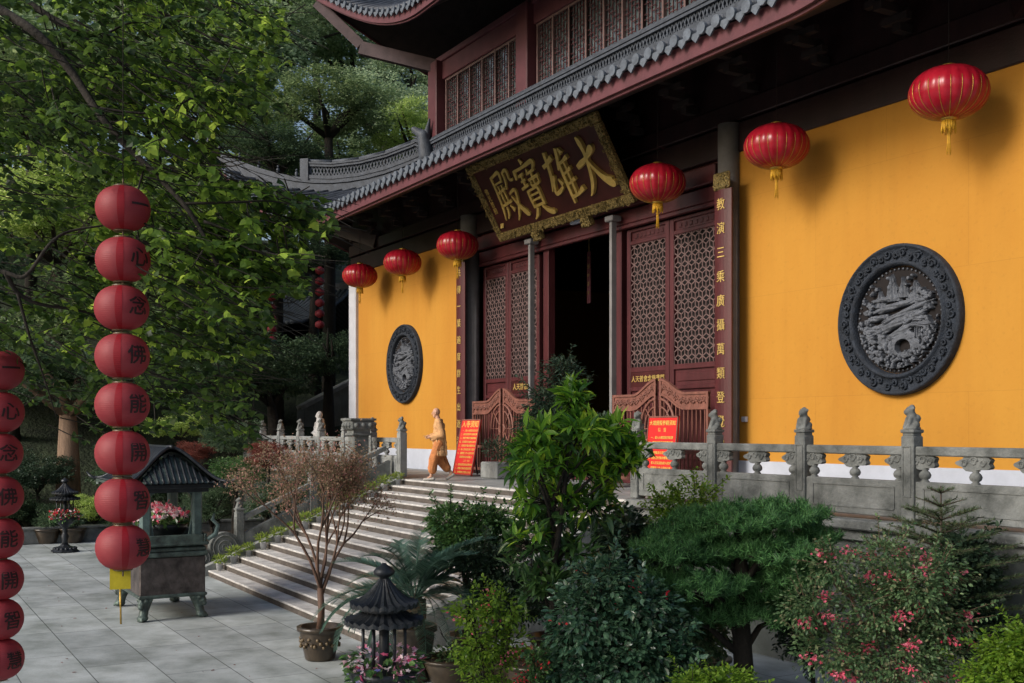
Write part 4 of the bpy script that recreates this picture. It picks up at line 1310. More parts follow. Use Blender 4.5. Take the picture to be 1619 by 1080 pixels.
def gate_leaf(parent, hx, sgn, W=1.5):
    zs, za = 1.92, 2.22     # shoulder and arch height over the terrace
    def top(t):             # t 0 outer, 1 centre
        x = max(0, (t - .48) / .52); return zs + (za - zs) * (3 * x * x - 2 * x ** 3)
    n = 22
    mb = MB()
    up = [(hx + sgn * W * k / n, top(k / n)) for k in range(n + 1)]
    lo = [(x, z - .30) for x, z in up]
    T = FACE
    def strip(a, b, y0, y1):
        for k in range(n):
            q = [a[k], a[k + 1], b[k + 1], b[k]]
            if sgn < 0: q = q[::-1]
            mb.prism([(p[0], p[1]) for p in q][::-1] if True else q, y0, y1, T)
    off = lambda L, d: [(x, z + d) for x, z in L]
    strip(up, off(up, -.05), -.035, .035); strip(lo, off(lo, -.045), -.035, .035)
    strip(off(up, -.05), lo, -.010, .010)
    leaf = mb.build('gate_leaf', M['gate_wood'], parent)
    mb = MB()      # scroll carving in the band
    for k in range(15):
        t = (k + .5) / 15; x = hx + sgn * W * t; z = top(t) - .17
        s = 1 if k % 2 else -1
        for yy in (-.018,):
            mb.tube([(x + .045 * math.cos(a * s) * (1 - a / 9), yy, z + .05 * math.sin(a * s) * (1 - a / 9)) for a in [j * .8 for j in range(9)]], .013, 5)
            mb.tube([(x - .06, yy, z - s * .06), (x, yy, z + s * .07), (x + .06, yy, z - s * .06)], .010, 4)
    mb.build('carved_band', M['gate_wood'], leaf)
    mb = MB()
    for x in (hx + sgn * .03, hx + sgn * (W - .03)): mb.box((x, 0, (top(0 if abs(x - hx) < .1 else 1) - .04) / 2 + .02), (.06, .075, top(0 if abs(x - hx) < .1 else 1) - .04), bev=.008)
    for z in (.16, .74): mb.box((hx + sgn * W / 2, .002, z), (W - .12, .05, .07))
    nb = 12
    for k in range(1, nb):
        t = k / nb; x = hx + sgn * W * t
        mb.box((x, .004, (top(t) - .33 + .18) / 2), (.024, .024, top(t) - .33 - .18))
    mb.build('bars', M['gate_wood'], leaf)
    mb = MB()      # half of the wheel
    cx, cz = hx + sgn * W, 1.20
    a0 = PI / 2; arc = [a0 + sgn * PI * k / 20 for k in range(21)]
    for r, th in ((.60, .03), (.44, .022), (.10, .03)):
        mb.tube([(cx + r * .82 * math.cos(a), -.02, cz + r * math.sin(a)) for a in arc], th, 6)
    for k in range(5):
        a = a0 + sgn * PI * (k + .0) / 4
        if k in (0, 4): continue
        mb.tube([(cx, -.02, cz), (cx + .60 * .82 * math.cos(a), -.02, cz + .60 * math.sin(a))], .017, 5)
    mb.build('wheel', M['gate_wood'], leaf)
    return leaf


for (gx, lab) in ((-24.15, 'low carved wooden gate with wheel before the left lattice doors'), (-17.8, 'low carved wooden gate with wheel before the right lattice doors')):
    g = empty('wooden_gate', (gx, 13.85, TZ + .0), label=lab, cat='gate', group='low gates before the lattice doors')
    gate_leaf(g, -1.56, 1); gate_leaf(g, 1.56, -1)

# ---------------------------------------------------------------- red signboards


def signboard(x, y, z, w_, h_, tilt, lab, head, sub, body, rz=0):
    s = empty('red_signboard', (x, y, z), rz, label=lab, cat='signboard')
    T = Matrix.Rotation(R(-tilt), 4, 'X')
    mb = MB(); mb.box((0, 0, h_ / 2), (w_, .04, h_), bev=.006); mb.v = [tuple(T @ Vector(v)) for v in mb.v]; mb.build('board', M['sign_red'], s)
    mb = MB()
    for (a, b, c_, d) in ((0, h_ - .015, w_, .03), (0, .015, w_, .03), (-w_ / 2 + .012, h_ / 2, .024, h_), (w_ / 2 - .012, h_ / 2, .024, h_)): mb.box((a, -.022, b), (c_, .018, d))
    mb.v = [tuple(T @ Vector(v)) for v in mb.v]; mb.build('rim', M['gate_wood'], s)
    mb = MB()
    me = text_mesh(head, w_ * .88 / max(len(head), 1), .004); add_mesh(mb, me, T @ Matrix.Translation((0, -.026, h_ - .14)) @ FACE)
    if sub: me = text_mesh(sub, .085, .004); add_mesh(mb, me, T @ Matrix.Translation((0, -.026, h_ - .27)) @ FACE)
    z0 = h_ - (.42 if sub else .30)
    for k, ln in enumerate(body):
        me = text_mesh(ln, .062, .004, 'LEFT'); add_mesh(mb, me, T @ Matrix.Translation((-w_ / 2 + .07, -.026, z0 - .098 * k)) @ FACE)
    mb.build('lettering', M['sign_text'], s)
    mb = MB(); mb.bar(T @ Vector((0, .03, h_ * .8)), (0, h_ * .32, .02), .03, .03); mb.build('prop', M['door_wood'], s)
    return s


ln1 = ['　一、進入大殿請保持安靜', '二、請勿拍照請勿高聲喧嘩', '三、愛護文物請勿觸摸攀爬', '四、文明敬香注意防火安全', '五、請看管好隨身攜帶物品', '六、老人兒童請由家人陪同', '七、請聽從工作人員的引導', '　　感謝您的支持與配合', '　　　　　二〇一九年']
signboard(-16.85, 13.1, TZ + .01, .92, 1.44, 6, 'upright red notice board with yellow writing behind the right balustrade', '大雄寶殿參觀須知', '公　告', ln1)
signboard(-24.82, 13.05, TZ + .01, .86, 1.46, 12, 'red notice board full of small writing leaning beside the walking person', '入寺須知', '', ln1 + ln1[1:4], rz=R(6))

# ---------------------------------------------------------------- lanterns under the eave


def round_lantern():
    mb = MB(); n = 22; seg = 88; Rr_, Hh = .555, .37
    vs = []; fs = []; m = 18
    for i in range(m + 1):
        a = -PI / 2 + PI * i / m
        a = max(min(a, PI / 2 - .12), -PI / 2 + .12)
        r = Rr_ * math.cos(a) ** .82; z = Hh * math.sin(a)
        for k in range(seg):
            t = 2 * PI * k / seg; g = abs(math.sin(n * t / 2)); rr_ = r * (1 - .035 * (1 - g) ** 2)
            vs.append((rr_ * math.cos(t), rr_ * math.sin(t), z))
    for i in range(m):
        for k in range(seg):
            k2 = (k + 1) % seg; fs.append((i * seg + k, i * seg + k2, (i + 1) * seg + k2, (i + 1) * seg + k))
    mb.add(vs, fs, True)
    root = empty('round_lantern', (0, 0, 0))
    mb.build('silk_body', M['silk'], root)
    mb = MB()
    for k in range(n):
        t = 2 * PI * k / n
        mb.tube([((Rr_ * math.cos(a) ** .82 * .972 + .004) * math.cos(t), (Rr_ * math.cos(a) ** .82 * .972 + .004) * math.sin(t), Hh * math.sin(a)) for a in [-1.4 + 1.7 * j / 12 for j in range(13)]], .0045, 4)
    mb.build('ribs', M['gold'], root)
    mb = MB(); mb.lathe([(.07, .34), (.11, .36), (.10, .40), (.03, .42)], n=12); mb.lathe([(.10, -.40), (.12, -.36), (.10, -.33)], n=14); mb.build('end_caps', M['gold'], root)
    mb = MB()
    for k in range(26):
        t = 2 * PI * k / 26; mb.tube([(.09 * math.cos(t), .09 * math.sin(t), -.40), (.10 * math.cos(t), .10 * math.sin(t), -.52 - .03 * (k % 3))], .010, 4)
    for k in range(9):
        t = 2 * PI * k / 9; mb.tube([(.012 * math.cos(t), .012 * math.sin(t), -.40), (.02 * math.cos(t), .02 * math.sin(t), -.70), (.03 * math.cos(t), .03 * math.sin(t), -.85 - .02 * (k % 3))], .0045, 4)
    mb.build('tassel', M['tassel'], root)
    mb = MB(); mb.tube([(0, 0, .42), (0, 0, 2.35)], .007, 5); mb.build('hanging_cord', M['black'], root)
    return root


ln = round_lantern()
lx = [(-10.5, 'nearest and largest round red lantern under the eave, at upper right of the yellow wall'),
      (-13.97, 'round red lantern over the yellow wall just right of the couplet board'),
      (-17.25, 'round red lantern hanging before the lower right corner of the plaque'),
      (-25.75, 'round red lantern in front of the top of the farther couplet board'),
      (-29.2, 'round red lantern over the middle of the farther yellow wall'),
      (-32.4, 'farthest and smallest round red lantern, at the pale corner post')]
for i, (x, lab) in enumerate(lx):
    o = ln if i == 0 else dup(ln)
    o.location = (x, 13.4, 8.06); o.rotation_euler = (0, 0, i * .4)
    tag(o, lab, 'lantern', 'round red lanterns under the eave')

# ---------------------------------------------------------------- strings of paper lanterns


def paper_lantern(ch_, face_rz, first):
    root = empty('paper_lantern', (0, 0, 0))
    Rr_, Hh = .20, .165; seg = 40; m = 16
    prof = []
    for i in range(m + 1):
        a = -1.32 + 2.64 * i / m; prof.append((Rr_ * math.cos(a) ** .78, Hh * math.sin(a) / math.sin(1.32)))
    mb = MB(); mb.lathe(prof, n=seg); mb.build('paper_shell', M['paper'], root)
    mb = MB()     # the darker seam strip and frame rings
    w_ = .17
    vs = []; fs = []
    for i, (r, z) in enumerate(prof):
        for s in (-1, 0, 1): a = face_rz - .78 + s * w_ * (.5 + .5 * i / m * 0 + .3); vs.append(((r + .0015) * math.cos(a), (r + .0015) * math.sin(a), z))
    for i in range(m):
        for k in range(2): fs.append((i * 3 + k, i * 3 + k + 1, (i + 1) * 3 + k + 1, (i + 1) * 3 + k))
    mb.add(vs, fs, True); mb.build('seam', M['paper_dark'], root)
    mb = MB(); mb.lathe([(.070, .160), (.072, .172), (.066, .176)], n=20); mb.lathe([(.066, -.176), (.072, -.172), (.070, -.160)], n=20)
    for s in (-1, 1): mb.tube([(s * .052, 0, -.17), (s * .052, 0, -.215)], .007, 5); mb.tube([(s * .052, 0, .17), (s * .052, 0, .215)], .007, 5)
    mb.build('rings', M['pot_relief'], root)
    # character wrapped on the shell
    me = text_mesh(ch_, .165, .003, bold=.002)
    bm_ = bmesh.new(); bm_.from_mesh(me); bmesh.ops.triangulate(bm_, faces=bm_.faces[:]); bmesh.ops.subdivide_edges(bm_, edges=[e for e in bm_.edges if e.calc_length() > .02], cuts=3, use_grid_fill=True); bm_.to_mesh(me); bm_.free()
    mb = MB()
    vs = []
    for v in me.vertices:
        a = face_rz + v.co.x / Rr_; z = v.co.y; r = Rr_ * math.cos(min(abs(z) / Hh, .95) * 1.2) ** .78 + .0045 + v.co.z
        vs.append((r * math.cos(a), r * math.sin(a), z))
    mb.add(vs, [list(p.vertices) for p in me.polygons]); bpy.data.meshes.remove(me)
    mb.build('ink_character', M['ink'], root)
    return root


word = '一心念佛能開智慧'
order = ['topmost', 'second', 'third', 'fourth', 'fifth', 'sixth', 'seventh', 'lowest']
chn = ['single stroke', 'heart character', '', '', '', '', '', '']
STR = ((195, [330, 411, 487, 563, 640, 716, 791, 865], 8.35, 34, 'right string of paper lanterns', 'nearer, complete string'), (-2, [585, 652, 717, 785, 851, 916, 979, 1042], 8.9, 24, 'left string of paper lanterns', 'string cut by the left picture edge'))
for (px, ys, Z, turn, grp, where) in STR:
    base = P(px, 678, Z)
    toeye = math.atan2(-base.y, -base.x)
    sc = 1.0 if Z < 8.5 else .98
    for k, (y, c_) in enumerate(zip(ys, word)):
        p = P(px + [0, 0, -2, -1, -1, -1, -1, 0][k] , y, Z)
        l = paper_lantern(c_, R(turn + [6, 4, 4, 0, 2, 4, 12, 16][k]), k == 0)
        l.location = p; l.rotation_euler = (0, 0, toeye); l.scale = (sc, sc, sc)
        tag(l, '%s red paper lantern of the %s' % (order[k], where), 'paper lantern', grp)
    top = P(px, ys[0] - 42, Z)
    c = empty('hanging_line', top, label='thin line holding up the %s of paper lanterns' % ('complete string' if px > 100 else 'string at the left picture edge'), cat='line')
    mb = MB(); mb.tube([(0, 0, 0), (0, 0, 1.05 + (ys[0] - 330) / 1744 * Z + .9)], .004, 5); mb.build('cord', M['bark_dk'], c)
    mb = MB(); lo = P(px, ys[-1] + 34, Z)
    if px > 100:
        t = empty('cloth_tag', lo, toeye + PI / 2, label='yellow cloth tag hanging below the lowest paper lantern', cat='tag')
        mb = MB(); mb.box((-.02, 0, -.075), (.15, .012, .16)); mb.build('cloth', M['yellow_tag'], t)
        mb = MB(); mb.tube([(-.02, 0, -.15), (-.015, .0, -.42)], .007, 5); mb.build('tail', M['gold'], t)

# ---------------------------------------------------------------- incense burner with roof
bx, by = -20.05, 4.48
ib = empty('incense_burner', (bx, by, 0), label='bronze incense burner with curved tiled roof on lion feet in the court', cat='incense burner')
LX, LY = 2.05, 1.12     # footprint
mb = MB(); mb.box((0, 0, .74), (LX * .98, LY * .98, .66), bev=.02); mb.build('chest', M['bronze_panel'], ib)
mb = MB()
for z, e, h in ((1.11, .06, .08), (1.19, -.0, .08), (1.28, .08, .06), (.41, .03, .06)): mb.box((0, 0, z), (LX + e, LY + e, h), bev=.02)
for sy in (-1, 1): mb.box((0, sy * LY / 2, 1.36), (LX * .96, .05, .16), bev=.015)
for sx in (-1, 1): mb.box((sx * LX / 2, 0, 1.36), (.05, LY * .9, .16), bev=.015)
mb.build('rim', M['bronze'], ib)


def lion_foot():
    mb = MB()
    cap(mb, (0, 0, .40), .13, (.03, .03, .22), .085); cap(mb, (.03, .03, .22), .08, (.06, .06, .09), .075)
    mb.ball((.07, .07, .06), .10, 10, (1, 1, .62)); mb.ball((.09, .09, .30), .07, 8); mb.ball((.11, .11, .25), .05, 8)
    for k in range(8):
        a = k * .8; mb.ball((.02 + .1 * math.cos(a), .02 + .1 * math.sin(a), .36), .045, 6)
    for k in range(3): mb.ball((.13 + .02 * k - .03, .16 - .04 * k, .03), .03, 6)
    return mb


lf = remeshed('leg', lion_foot(), M['bronze'], ib, voxel=.012, smooth=2)
for i, (sx, sy, a) in enumerate(((1, 1, 0), (-1, 1, 90), (-1, -1, 180), (1, -1, 270))):
    o = lf if i == 0 else lnk(lf.copy(), ib)
    o.location = (sx * (LX / 2 - .14), sy * (LY / 2 - .14), 0); o.rotation_euler = (0, 0, R(a))
for sx in (-1, 1):
    for sy in (-1, 1):
        mb = MB(); mb.box((sx * (LX / 2 - .16), sy * (LY / 2 - .13), 1.78), (.17, .17, .96), bev=.03)
        mb.prism([(0, 0), (.16, 0), (.05, .12), (0, .40)], -.03, .03, Matrix.Translation((sx * (LX / 2 - .16), sy * (LY / 2 - .22), 1.31)) @ Matrix.Rotation(R(90 if sy > 0 else -90), 4, 'Z').to_3x3().to_4x4() @ Matrix.Rotation(PI if sy > 0 else PI, 4, 'Z') @ FACE)
        mb.prism([(0, 0), (.22, 0), (0, .16)], -.03, .03, Matrix.Translation((sx * (LX / 2 - .16), sy * (LY / 2 - .22), 2.26)) @ Matrix.Rotation(PI, 4, 'X') @ Matrix.Rotation(R(90 if sy > 0 else -90), 4, 'Z') @ FACE)
        o = mb.build('corner_post', M['verdigris'], ib)
# side scroll handles
for sx in (-1, 1):
    mb = MB(); mb.tube([(sx * LX / 2, LY / 2 + .02, 1.34), (sx * LX / 2, LY / 2 + .16, 1.42), (sx * LX / 2, LY / 2 + .20, 1.58), (sx * LX / 2, LY / 2 + .10, 1.68), (sx * LX / 2, LY / 2 + .14, 1.78)], [.04, .045, .04, .035, .02], 7); mb.build('handle', M['verdigris'], ib)
# bell-curved roof: curve in y, extruded along x; hipped skirt at both ends


def rprof(v):      # v 0..1 from ridge to eave -> (half width, height)
    w_ = .84 * v; z = 2.90 - .085 * v ** 2 * 1 - .52 * (3 * v * v - 2 * v ** 3) ** .9 + .03 * max(0, v - .85) / .15
    return w_, z


mb = MB(); tl = MB()
nv = 16
XE = LX / 2 + .34
prev = None
for side in (-1, 1):
    ring = []
    for i in range(nv + 1):
        w_, z = rprof(i / nv); xe = XE - .50 * (1 - (i / nv)) ** .7
        ring.append([(-xe, side * w_, z), (xe, side * w_, z)])
    for i in range(nv):
        q = [ring[i][0], ring[i][1], ring[i + 1][1], ring[i + 1][0]]
        mb.add([Vector(p) for p in q] + [Vector(p) - Vector((0, 0, .05)) for p in q], [(0, 1, 2, 3) if side < 0 else (3, 2, 1, 0), (7, 6, 5, 4) if side < 0 else (4, 5, 6, 7), (0, 4, 5, 1), (2, 6, 7, 3)])
    nr = 22
    for k in range(nr):
        x0 = -XE + .06 + (2 * XE - .12) * k / (nr - 1)
        pts = []
        for i in range(nv + 1):
            w_, z = rprof(i / nv); xe = XE - .50 * (1 - (i / nv)) ** .7
            if abs(x0) <= xe: pts.append((x0, side * w_, z + .012))
        if len(pts) > 2: tl.tube(pts, .022, 5)
for side in (-1, 1):      # end skirts under the arched gable
    def ep(y, t):
        v = abs(y) / .84; w_, z = rprof(v); xe = XE - .50 * (1 - v) ** .7
        return Vector((side * lerp(xe - .04, XE - .0, t), y, lerp(z - .12 if v < .35 else z - .10, rprof(1)[1], t)))
    ny = 18
    for k in range(ny):
        y0 = -.84 + 1.68 * k / ny; y1 = -.84 + 1.68 * (k + 1) / ny
        for j in range(5):
            q = [ep(y0, j / 5), ep(y1, j / 5), ep(y1, (j + 1) / 5), ep(y0, (j + 1) / 5)]
            mb.add(q, [(0, 1, 2, 3)])
        tl.tube([ep((y0 + y1) / 2, j / 5) + Vector((side * .012, 0, .012)) for j in range(6)], .020, 5)
    edge = [Vector((side * (XE - .50 * (1 - abs(v)) ** .7 + .01), v * .84, rprof(abs(v))[1] + .02)) for v in [-1 + 2 * j / 32 for j in range(33)]]
    tl.tube(edge, .032, 6)
    for yy in (-.84, .84):
        tl.tube([Vector((side * XE, yy, rprof(1)[1])), Vector((side * (XE + .10), yy * 1.10, rprof(1)[1] + .05)), Vector((side * (XE + .16), yy * 1.16, rprof(1)[1] + .12))], [.03, .025, .01], 6)
rf = mb.build('roof', M['bronze'], ib)
tl.build('tile_ribs', M['bronze_dk'], rf)
mb = MB(); mb.box((0, 0, 2.27), (LX + .30, LY + .26, .08), bev=.01); mb.box((0, 0, 2.20), (LX + .05, LY + .06, .08)); mb.build('eave_frame', M['bronze_dk'], ib)
mb = MB(); mb.tube([(-.95, 0, 2.93), (-.5, 0, 2.92), (.5, 0, 2.92), (.95, 0, 2.93)], .035, 8); mb.build('ridge', M['bronze_dk'], ib)
# planted bowl inside the burner
fb = empty('flower_bowl', (bx, by, 1.31), label='dark bowl of pink and white cyclamen inside the bronze burner', cat='flower bowl')
mb = MB(); mb.lathe([(.25, 0), (.42, .08), (.50, .2), (.52, .28), (.46, .28)], n=20, sx=1.5, sy=.92); mb.build('bowl', M['bronze_dk'], fb)


def flowers(parent, name, n, rx, ry, z0, hz, size, mat, leafname='leaves', leaf='glossy', nl=None):
    a = RNG.uniform(0, 2 * PI, n); r = np.sqrt(RNG.random(n))
    pos = np.stack([rx * r * np.cos(a), ry * r * np.sin(a), z0 + hz * (1 - .6 * r * r) + RNG.normal(0, hz * .12, n)], 1)
    d = rand_dirs(n); d[:, 2] = np.abs(d[:, 2]) + .4
    leaf_obj(name, pos, d, size * RNG.uniform(.7, 1.2, n), T_STAR, LF[mat], parent, roll=.9)
    if nl:
        a = RNG.uniform(0, 2 * PI, nl); r = np.sqrt(RNG.random(nl)) * 1.05
        pos = np.stack([rx * r * np.cos(a), ry * r * np.sin(a), z0 + hz * .55 * (1 - .5 * r * r) * RNG.uniform(.3, 1.1, nl)], 1)
        leaf_obj(leafname, pos, rand_dirs(nl), size * 1.3 * RNG.uniform(.7, 1.2, nl), T_OVAL, LF[leaf], parent, roll=.6)


flowers(fb, 'blossoms', 190, .80, .46, .25, .30, .10, 'whitefl', nl=420)
flowers(fb, 'deep_pink_blossoms', 90, .82, .48, .25, .33, .09, 'pink')

# ---------------------------------------------------------------- pagoda lamps


def pagoda_lamp(loc, lab, seed, mixed):
    L = empty('pagoda_lamp', loc, seed, label=lab, cat='pagoda lamp')
    mb = MB(); mb.lathe([(.34, 0), (.36, .04), (.30, .08), (.26, .12), (.14, .16), (.10, .2)], n=8, smooth=False)
    for k in range(16): mb.ball((.27 * math.cos(k * .39), .27 * math.sin(k * .39), .09), .045, 6)
    mb.build('base', M['bronze_dk'], L)
    mb = MB(); mb.lathe([(.09, .18), (.07, .3), (.10, .42), (.06, .5), (.07, .62), (.12, .7), (.30, .82), (.34, .88), (.34, .93), (.30, .93)], n=20); mb.build('stem', M['bronze_dk'], L)
    mb = MB()
    for k in range(6):
        a = 2 * PI * k / 6; mb.tube([(.20 * math.cos(a), .20 * math.sin(a), .9), (.20 * math.cos(a), .20 * math.sin(a), 1.42)], .018, 6)
    mb.lathe([(.23, 1.36), (.25, 1.38), (.25, 1.43), (.22, 1.43)], n=24); mb.lathe([(.05, .9), (.05, 1.4)], n=8)
    mb.build('cage', M['bronze_dk'], L)

    def tier(z, ro, ri, h):
        mb = MB(); n = 24; seg = n * 4; vs = []; fs = []; m = 7
        for j in (0, 1):
            for i in range(m + 1):
                t = i / m; r = lerp(ri, ro, t); zz_ = z + h * ((1 - t) ** 1.7) - .035 * j
                for k in range(seg):
                    a = 2 * PI * k / seg; rib = (abs(math.cos(n * a / 2)) ** 2) * .022 * (.35 + t)
                    rr_ = r * (1 + .03 * abs(math.cos(n * a / 2)) * (t > .95))
                    vs.append((rr_ * math.cos(a), rr_ * math.sin(a), zz_ + rib * (1 if j == 0 else .6)))
        B = (m + 1) * seg
        for i in range(m):
            for k in range(seg):
                k2 = (k + 1) % seg
                fs.append((i * seg + k, (i + 1) * seg + k, (i + 1) * seg + k2, i * seg + k2)); fs.append((B + i * seg + k2, B + (i + 1) * seg + k2, B + (i + 1) * seg + k, B + i * seg + k))
        for k in range(seg):
            k2 = (k + 1) % seg; fs.append((m * seg + k, B + m * seg + k, B + m * seg + k2, m * seg + k2))
        mb.add(vs, fs, False)
        return mb
    tier(1.40, .37, .17, .11).build('lower_roof', M['bronze_dk'], L)
    mb = MB(); mb.lathe([(.20, 1.44), (.20, 1.58)], n=24)
    for k in range(10):
        a = 2 * PI * k / 10; mb.box((.205 * math.cos(a), .205 * math.sin(a), 1.53), (.05, .02, .05), rz=a + PI / 2)
    mb.build('drum', M['bronze_dk'], L)
    tier(1.56, .32, .045, .24).build('upper_roof', M['bronze_dk'], L)
    mb = MB(); mb.lathe([(.055, 1.76), (.04, 1.80), (.05, 1.815), (.10, 1.845), (.105, 1.87), (.08, 1.905), (.035, 1.93), (.02, 1.95)], n=16); mb.build('finial', M['bronze_dk'], L)
    fb = empty('lamp_flowers', Vector(loc) + Vector((0, 0, .93)), label='ring of %s flowers planted in %s pagoda lamp' % (('pink, white and blue', 'the front') if mixed else ('red and white', 'the distant')), cat='flowers')
    n = 150
    a = RNG.uniform(0, 2 * PI, n); r = RNG.uniform(.22, .38, n)
    pos = np.stack([r * np.cos(a), r * np.sin(a), RNG.uniform(.0, .22, n) - (r - .22) * .5], 1)
    d = np.stack([np.cos(a), np.sin(a), RNG.uniform(.1, 1, n)], 1)
    h = n * 2 // 3
    leaf_obj('blossoms', pos[:h], d[:h], .075 * RNG.uniform(.7, 1.2, h), T_STAR, LF['mixfl' if mixed else 'redfl'], fb, roll=.8)
    leaf_obj('pale_blossoms', pos[h:], d[h:], .07 * RNG.uniform(.7, 1.2, n - h), T_STAR, LF['whitefl'], fb, roll=.8)
    a = RNG.uniform(0, 2 * PI, 260); r = RNG.uniform(.2, .36, 260)
    leaf_obj('leaves', np.stack([r * np.cos(a), r * np.sin(a), RNG.uniform(-.12, .16, 260)], 1), np.stack([np.cos(a), np.sin(a), RNG.uniform(-1, .6, 260)], 1), .09, T_OVAL, LF['glossy'], fb)


pagoda_lamp((-9.77, 4.29, 0), 'black bronze pagoda lamp standing in the near foreground', .1, True)
pagoda_lamp((-31.0, 4.5, 0), 'black bronze pagoda lamp far off at the back of the court', .4, False)

# ================================================================ PEOPLE AND STATUE


def hand(mb, wrist, fwd, up, s=1.0, curl=.6, side=1):
    """palm, four unequal curled fingers and a thumb leaving the side of the palm"""
    f = Vector(fwd).normalized(); u = Vector(up).normalized(); r = f.cross(u).normalized() * side; u = r.cross(f) * side
    w_ = Vector(wrist)
    cap(mb, w_, .026 * s, w_ + f * .075 * s, .036 * s, 8)
    for k, (o, L) in enumerate(((-.028, .062), (-.010, .072), (.010, .068), (.027, .052))):
        b = w_ + f * .085 * s + r * o * s
        k1 = b + (f * math.cos(curl * .5) - u * math.sin(curl * .5)) * L * .5 * s
        k2 = k1 + (f * math.cos(curl * 1.6) - u * math.sin(curl * 1.6)) * L * .5 * s
        cap(mb, b, .0095 * s, k1, .009 * s, 6); cap(mb, k1, .009 * s, k2, .0078 * s, 6)
    t0 = w_ + f * .03 * s - r * .03 * s; t1 = t0 + (f * .6 - r * .6 - u * .3) * .04 * s; t2 = t1 + (f * .9 - u * .4) * .03 * s
    cap(mb, t0, .012 * s, t1, .011 * s, 6); cap(mb, t1, .011 * s, t2, .009 * s, 6)


def head(mb, c, s=1.0, look=(1, 0, 0)):
    f = Vector(look).normalized(); side = Vector((-f.y, f.x, 0)); c = Vector(c)
    mb.ball(c + Vector((0, 0, .022)) * s - f * .010 * s, .088 * s, 14, (1, 1, 1.08))
    cap(mb, c + f * .012 * s - Vector((0, 0, .03)) * s, .066 * s, c + f * .030 * s - Vector((0, 0, .075)) * s, .040 * s)
    cap(mb, c + f * .080 * s + Vector((0, 0, .012)) * s, .010 * s, c + f * .097 * s - Vector((0, 0, .028)) * s, .014 * s, 6)   # nose
    cap(mb, c + f * .070 * s + side * .03 * s + Vector((0, 0, .026)) * s, .014 * s, c + f * .070 * s - side * .03 * s + Vector((0, 0, .026)) * s, .014 * s, 6)  # brow
    cap(mb, c + f * .074 * s + side * .018 * s - Vector((0, 0, .052)) * s, .008 * s, c + f * .074 * s - side * .018 * s - Vector((0, 0, .052)) * s, .008 * s, 6)  # lips
    for q in (-1, 1): cap(mb, c + side * q * .082 * s + Vector((0, 0, .015)) * s, .014 * s, c + side * q * .080 * s - Vector((0, 0, .03)) * s, .010 * s, 6)


pr = empty('person', (-22.86, 11.42, TZ), math.atan2(-.88, -.48), label='shaven person in ochre jacket and orange trousers walking across the top of the stairs', cat='person')
mb = MB()
head(mb, (.075, 0, 1.565))
cap(mb, (.045, 0, 1.50), .052, (.02, 0, 1.38), .060)
cap(mb, (.01, 0, 1.34), .11, (0, 0, 1.0), .12); cap(mb, (0, 0, 1.0), .12, (0, 0, .88), .12)
LEGS = (((0, .085, .86), (.13, .09, .49), (.185, .09, .10), .0), ((0, -.085, .86), (.0, -.09, .49), (-.29, -.09, .17), .9))
for (h_, k_, a_, toe) in LEGS:
    cap(mb, h_, .085, k_, .058); cap(mb, k_, .056, a_, .036)
    a = Vector(a_); cap(mb, a, .036, a + Vector((.10 if not toe else .08, 0, -.065 if not toe else -.12)), .03)
ARMS = (((.0, .175, 1.33), (-.075, .215, 1.07), (.16, .115, 1.01), 1), ((.0, -.175, 1.33), (-.03, -.215, 1.08), (.20, -.08, 1.03), -1))
for (s_, e_, w_, sd_) in ARMS:
    cap(mb, s_, .048, e_, .038); cap(mb, e_, .038, w_, .027)
    hand(mb, w_, (1, -.35 * sd_, -.05), (0, 0, 1), 1.0, .7, sd_)
remeshed('body', mb, M['skin'], pr, voxel=.0075, smooth=2)
mb = MB()    # jacket
cap(mb, (.01, .15, 1.345), .068, (.01, -.15, 1.345), .068, 12)
for (z, rx, ry, dx) in ((1.36, .10, .17, .01), (1.26, .135, .19, .0), (1.12, .14, .18, .0), (1.0, .15, .18, .0), (.88, .165, .185, -.01), (.76, .17, .19, -.015), (.64, .172, .195, -.02)):
    mb.lathe([(.9, -.07), (1, -.03), (1, .03), (.9, .07)], (dx, 0, z), 18, True, rx, ry)
for (s_, e_, w_, sd_) in ARMS:
    cap(mb, s_, .075, e_, .080); cap(mb, e_, .078, Vector(w_) * .92 + Vector(e_) * .08, .062)
    cap(mb, Vector(e_) * .4 + Vector(w_) * .6 - Vector((0, 0, .03)), .06, Vector(w_) * .95 + Vector(e_) * .05 - Vector((0, 0, .07)), .035)
cap(mb, (.05, .05, 1.40), .03, (.09, 0, 1.30), .022); cap(mb, (.03, -.06, 1.40), .03, (.12, .02, 1.24), .02)
cap(mb, (-.13, .1, 1.15), .02, (-.175, .1, .60), .022); cap(mb, (.05, .17, 1.0), .018, (.03, .19, .60), .022)
remeshed('jacket', mb, M['robe'], pr, voxel=.010, smooth=3)
mb = MB()    # baggy trousers gathered at the shin
for (h_, k_, a_, toe) in LEGS:
    h_ = Vector(h_); k_ = Vector(k_); a_ = Vector(a_)
    cap(mb, h_, .125, k_, .115); cap(mb, k_, .115, k_.lerp(a_, .55) + Vector((-.01, 0, -.02)), .105); cap(mb, k_.lerp(a_, .55), .09, k_.lerp(a_, .72), .05)
    for q in range(4): cap(mb, h_.lerp(k_, .3) + Vector((.06 * math.cos(q * 1.6), .09 * math.sin(q * 1.6), 0)), .035, k_.lerp(a_, .5) + Vector((.08 * math.cos(q * 1.6), .08 * math.sin(q * 1.6), 0)), .03)
cap(mb, (0, 0, .9), .15, (0, 0, .8), .14)
remeshed('trousers', mb, M['robe_dk'], pr, voxel=.010, smooth=3)
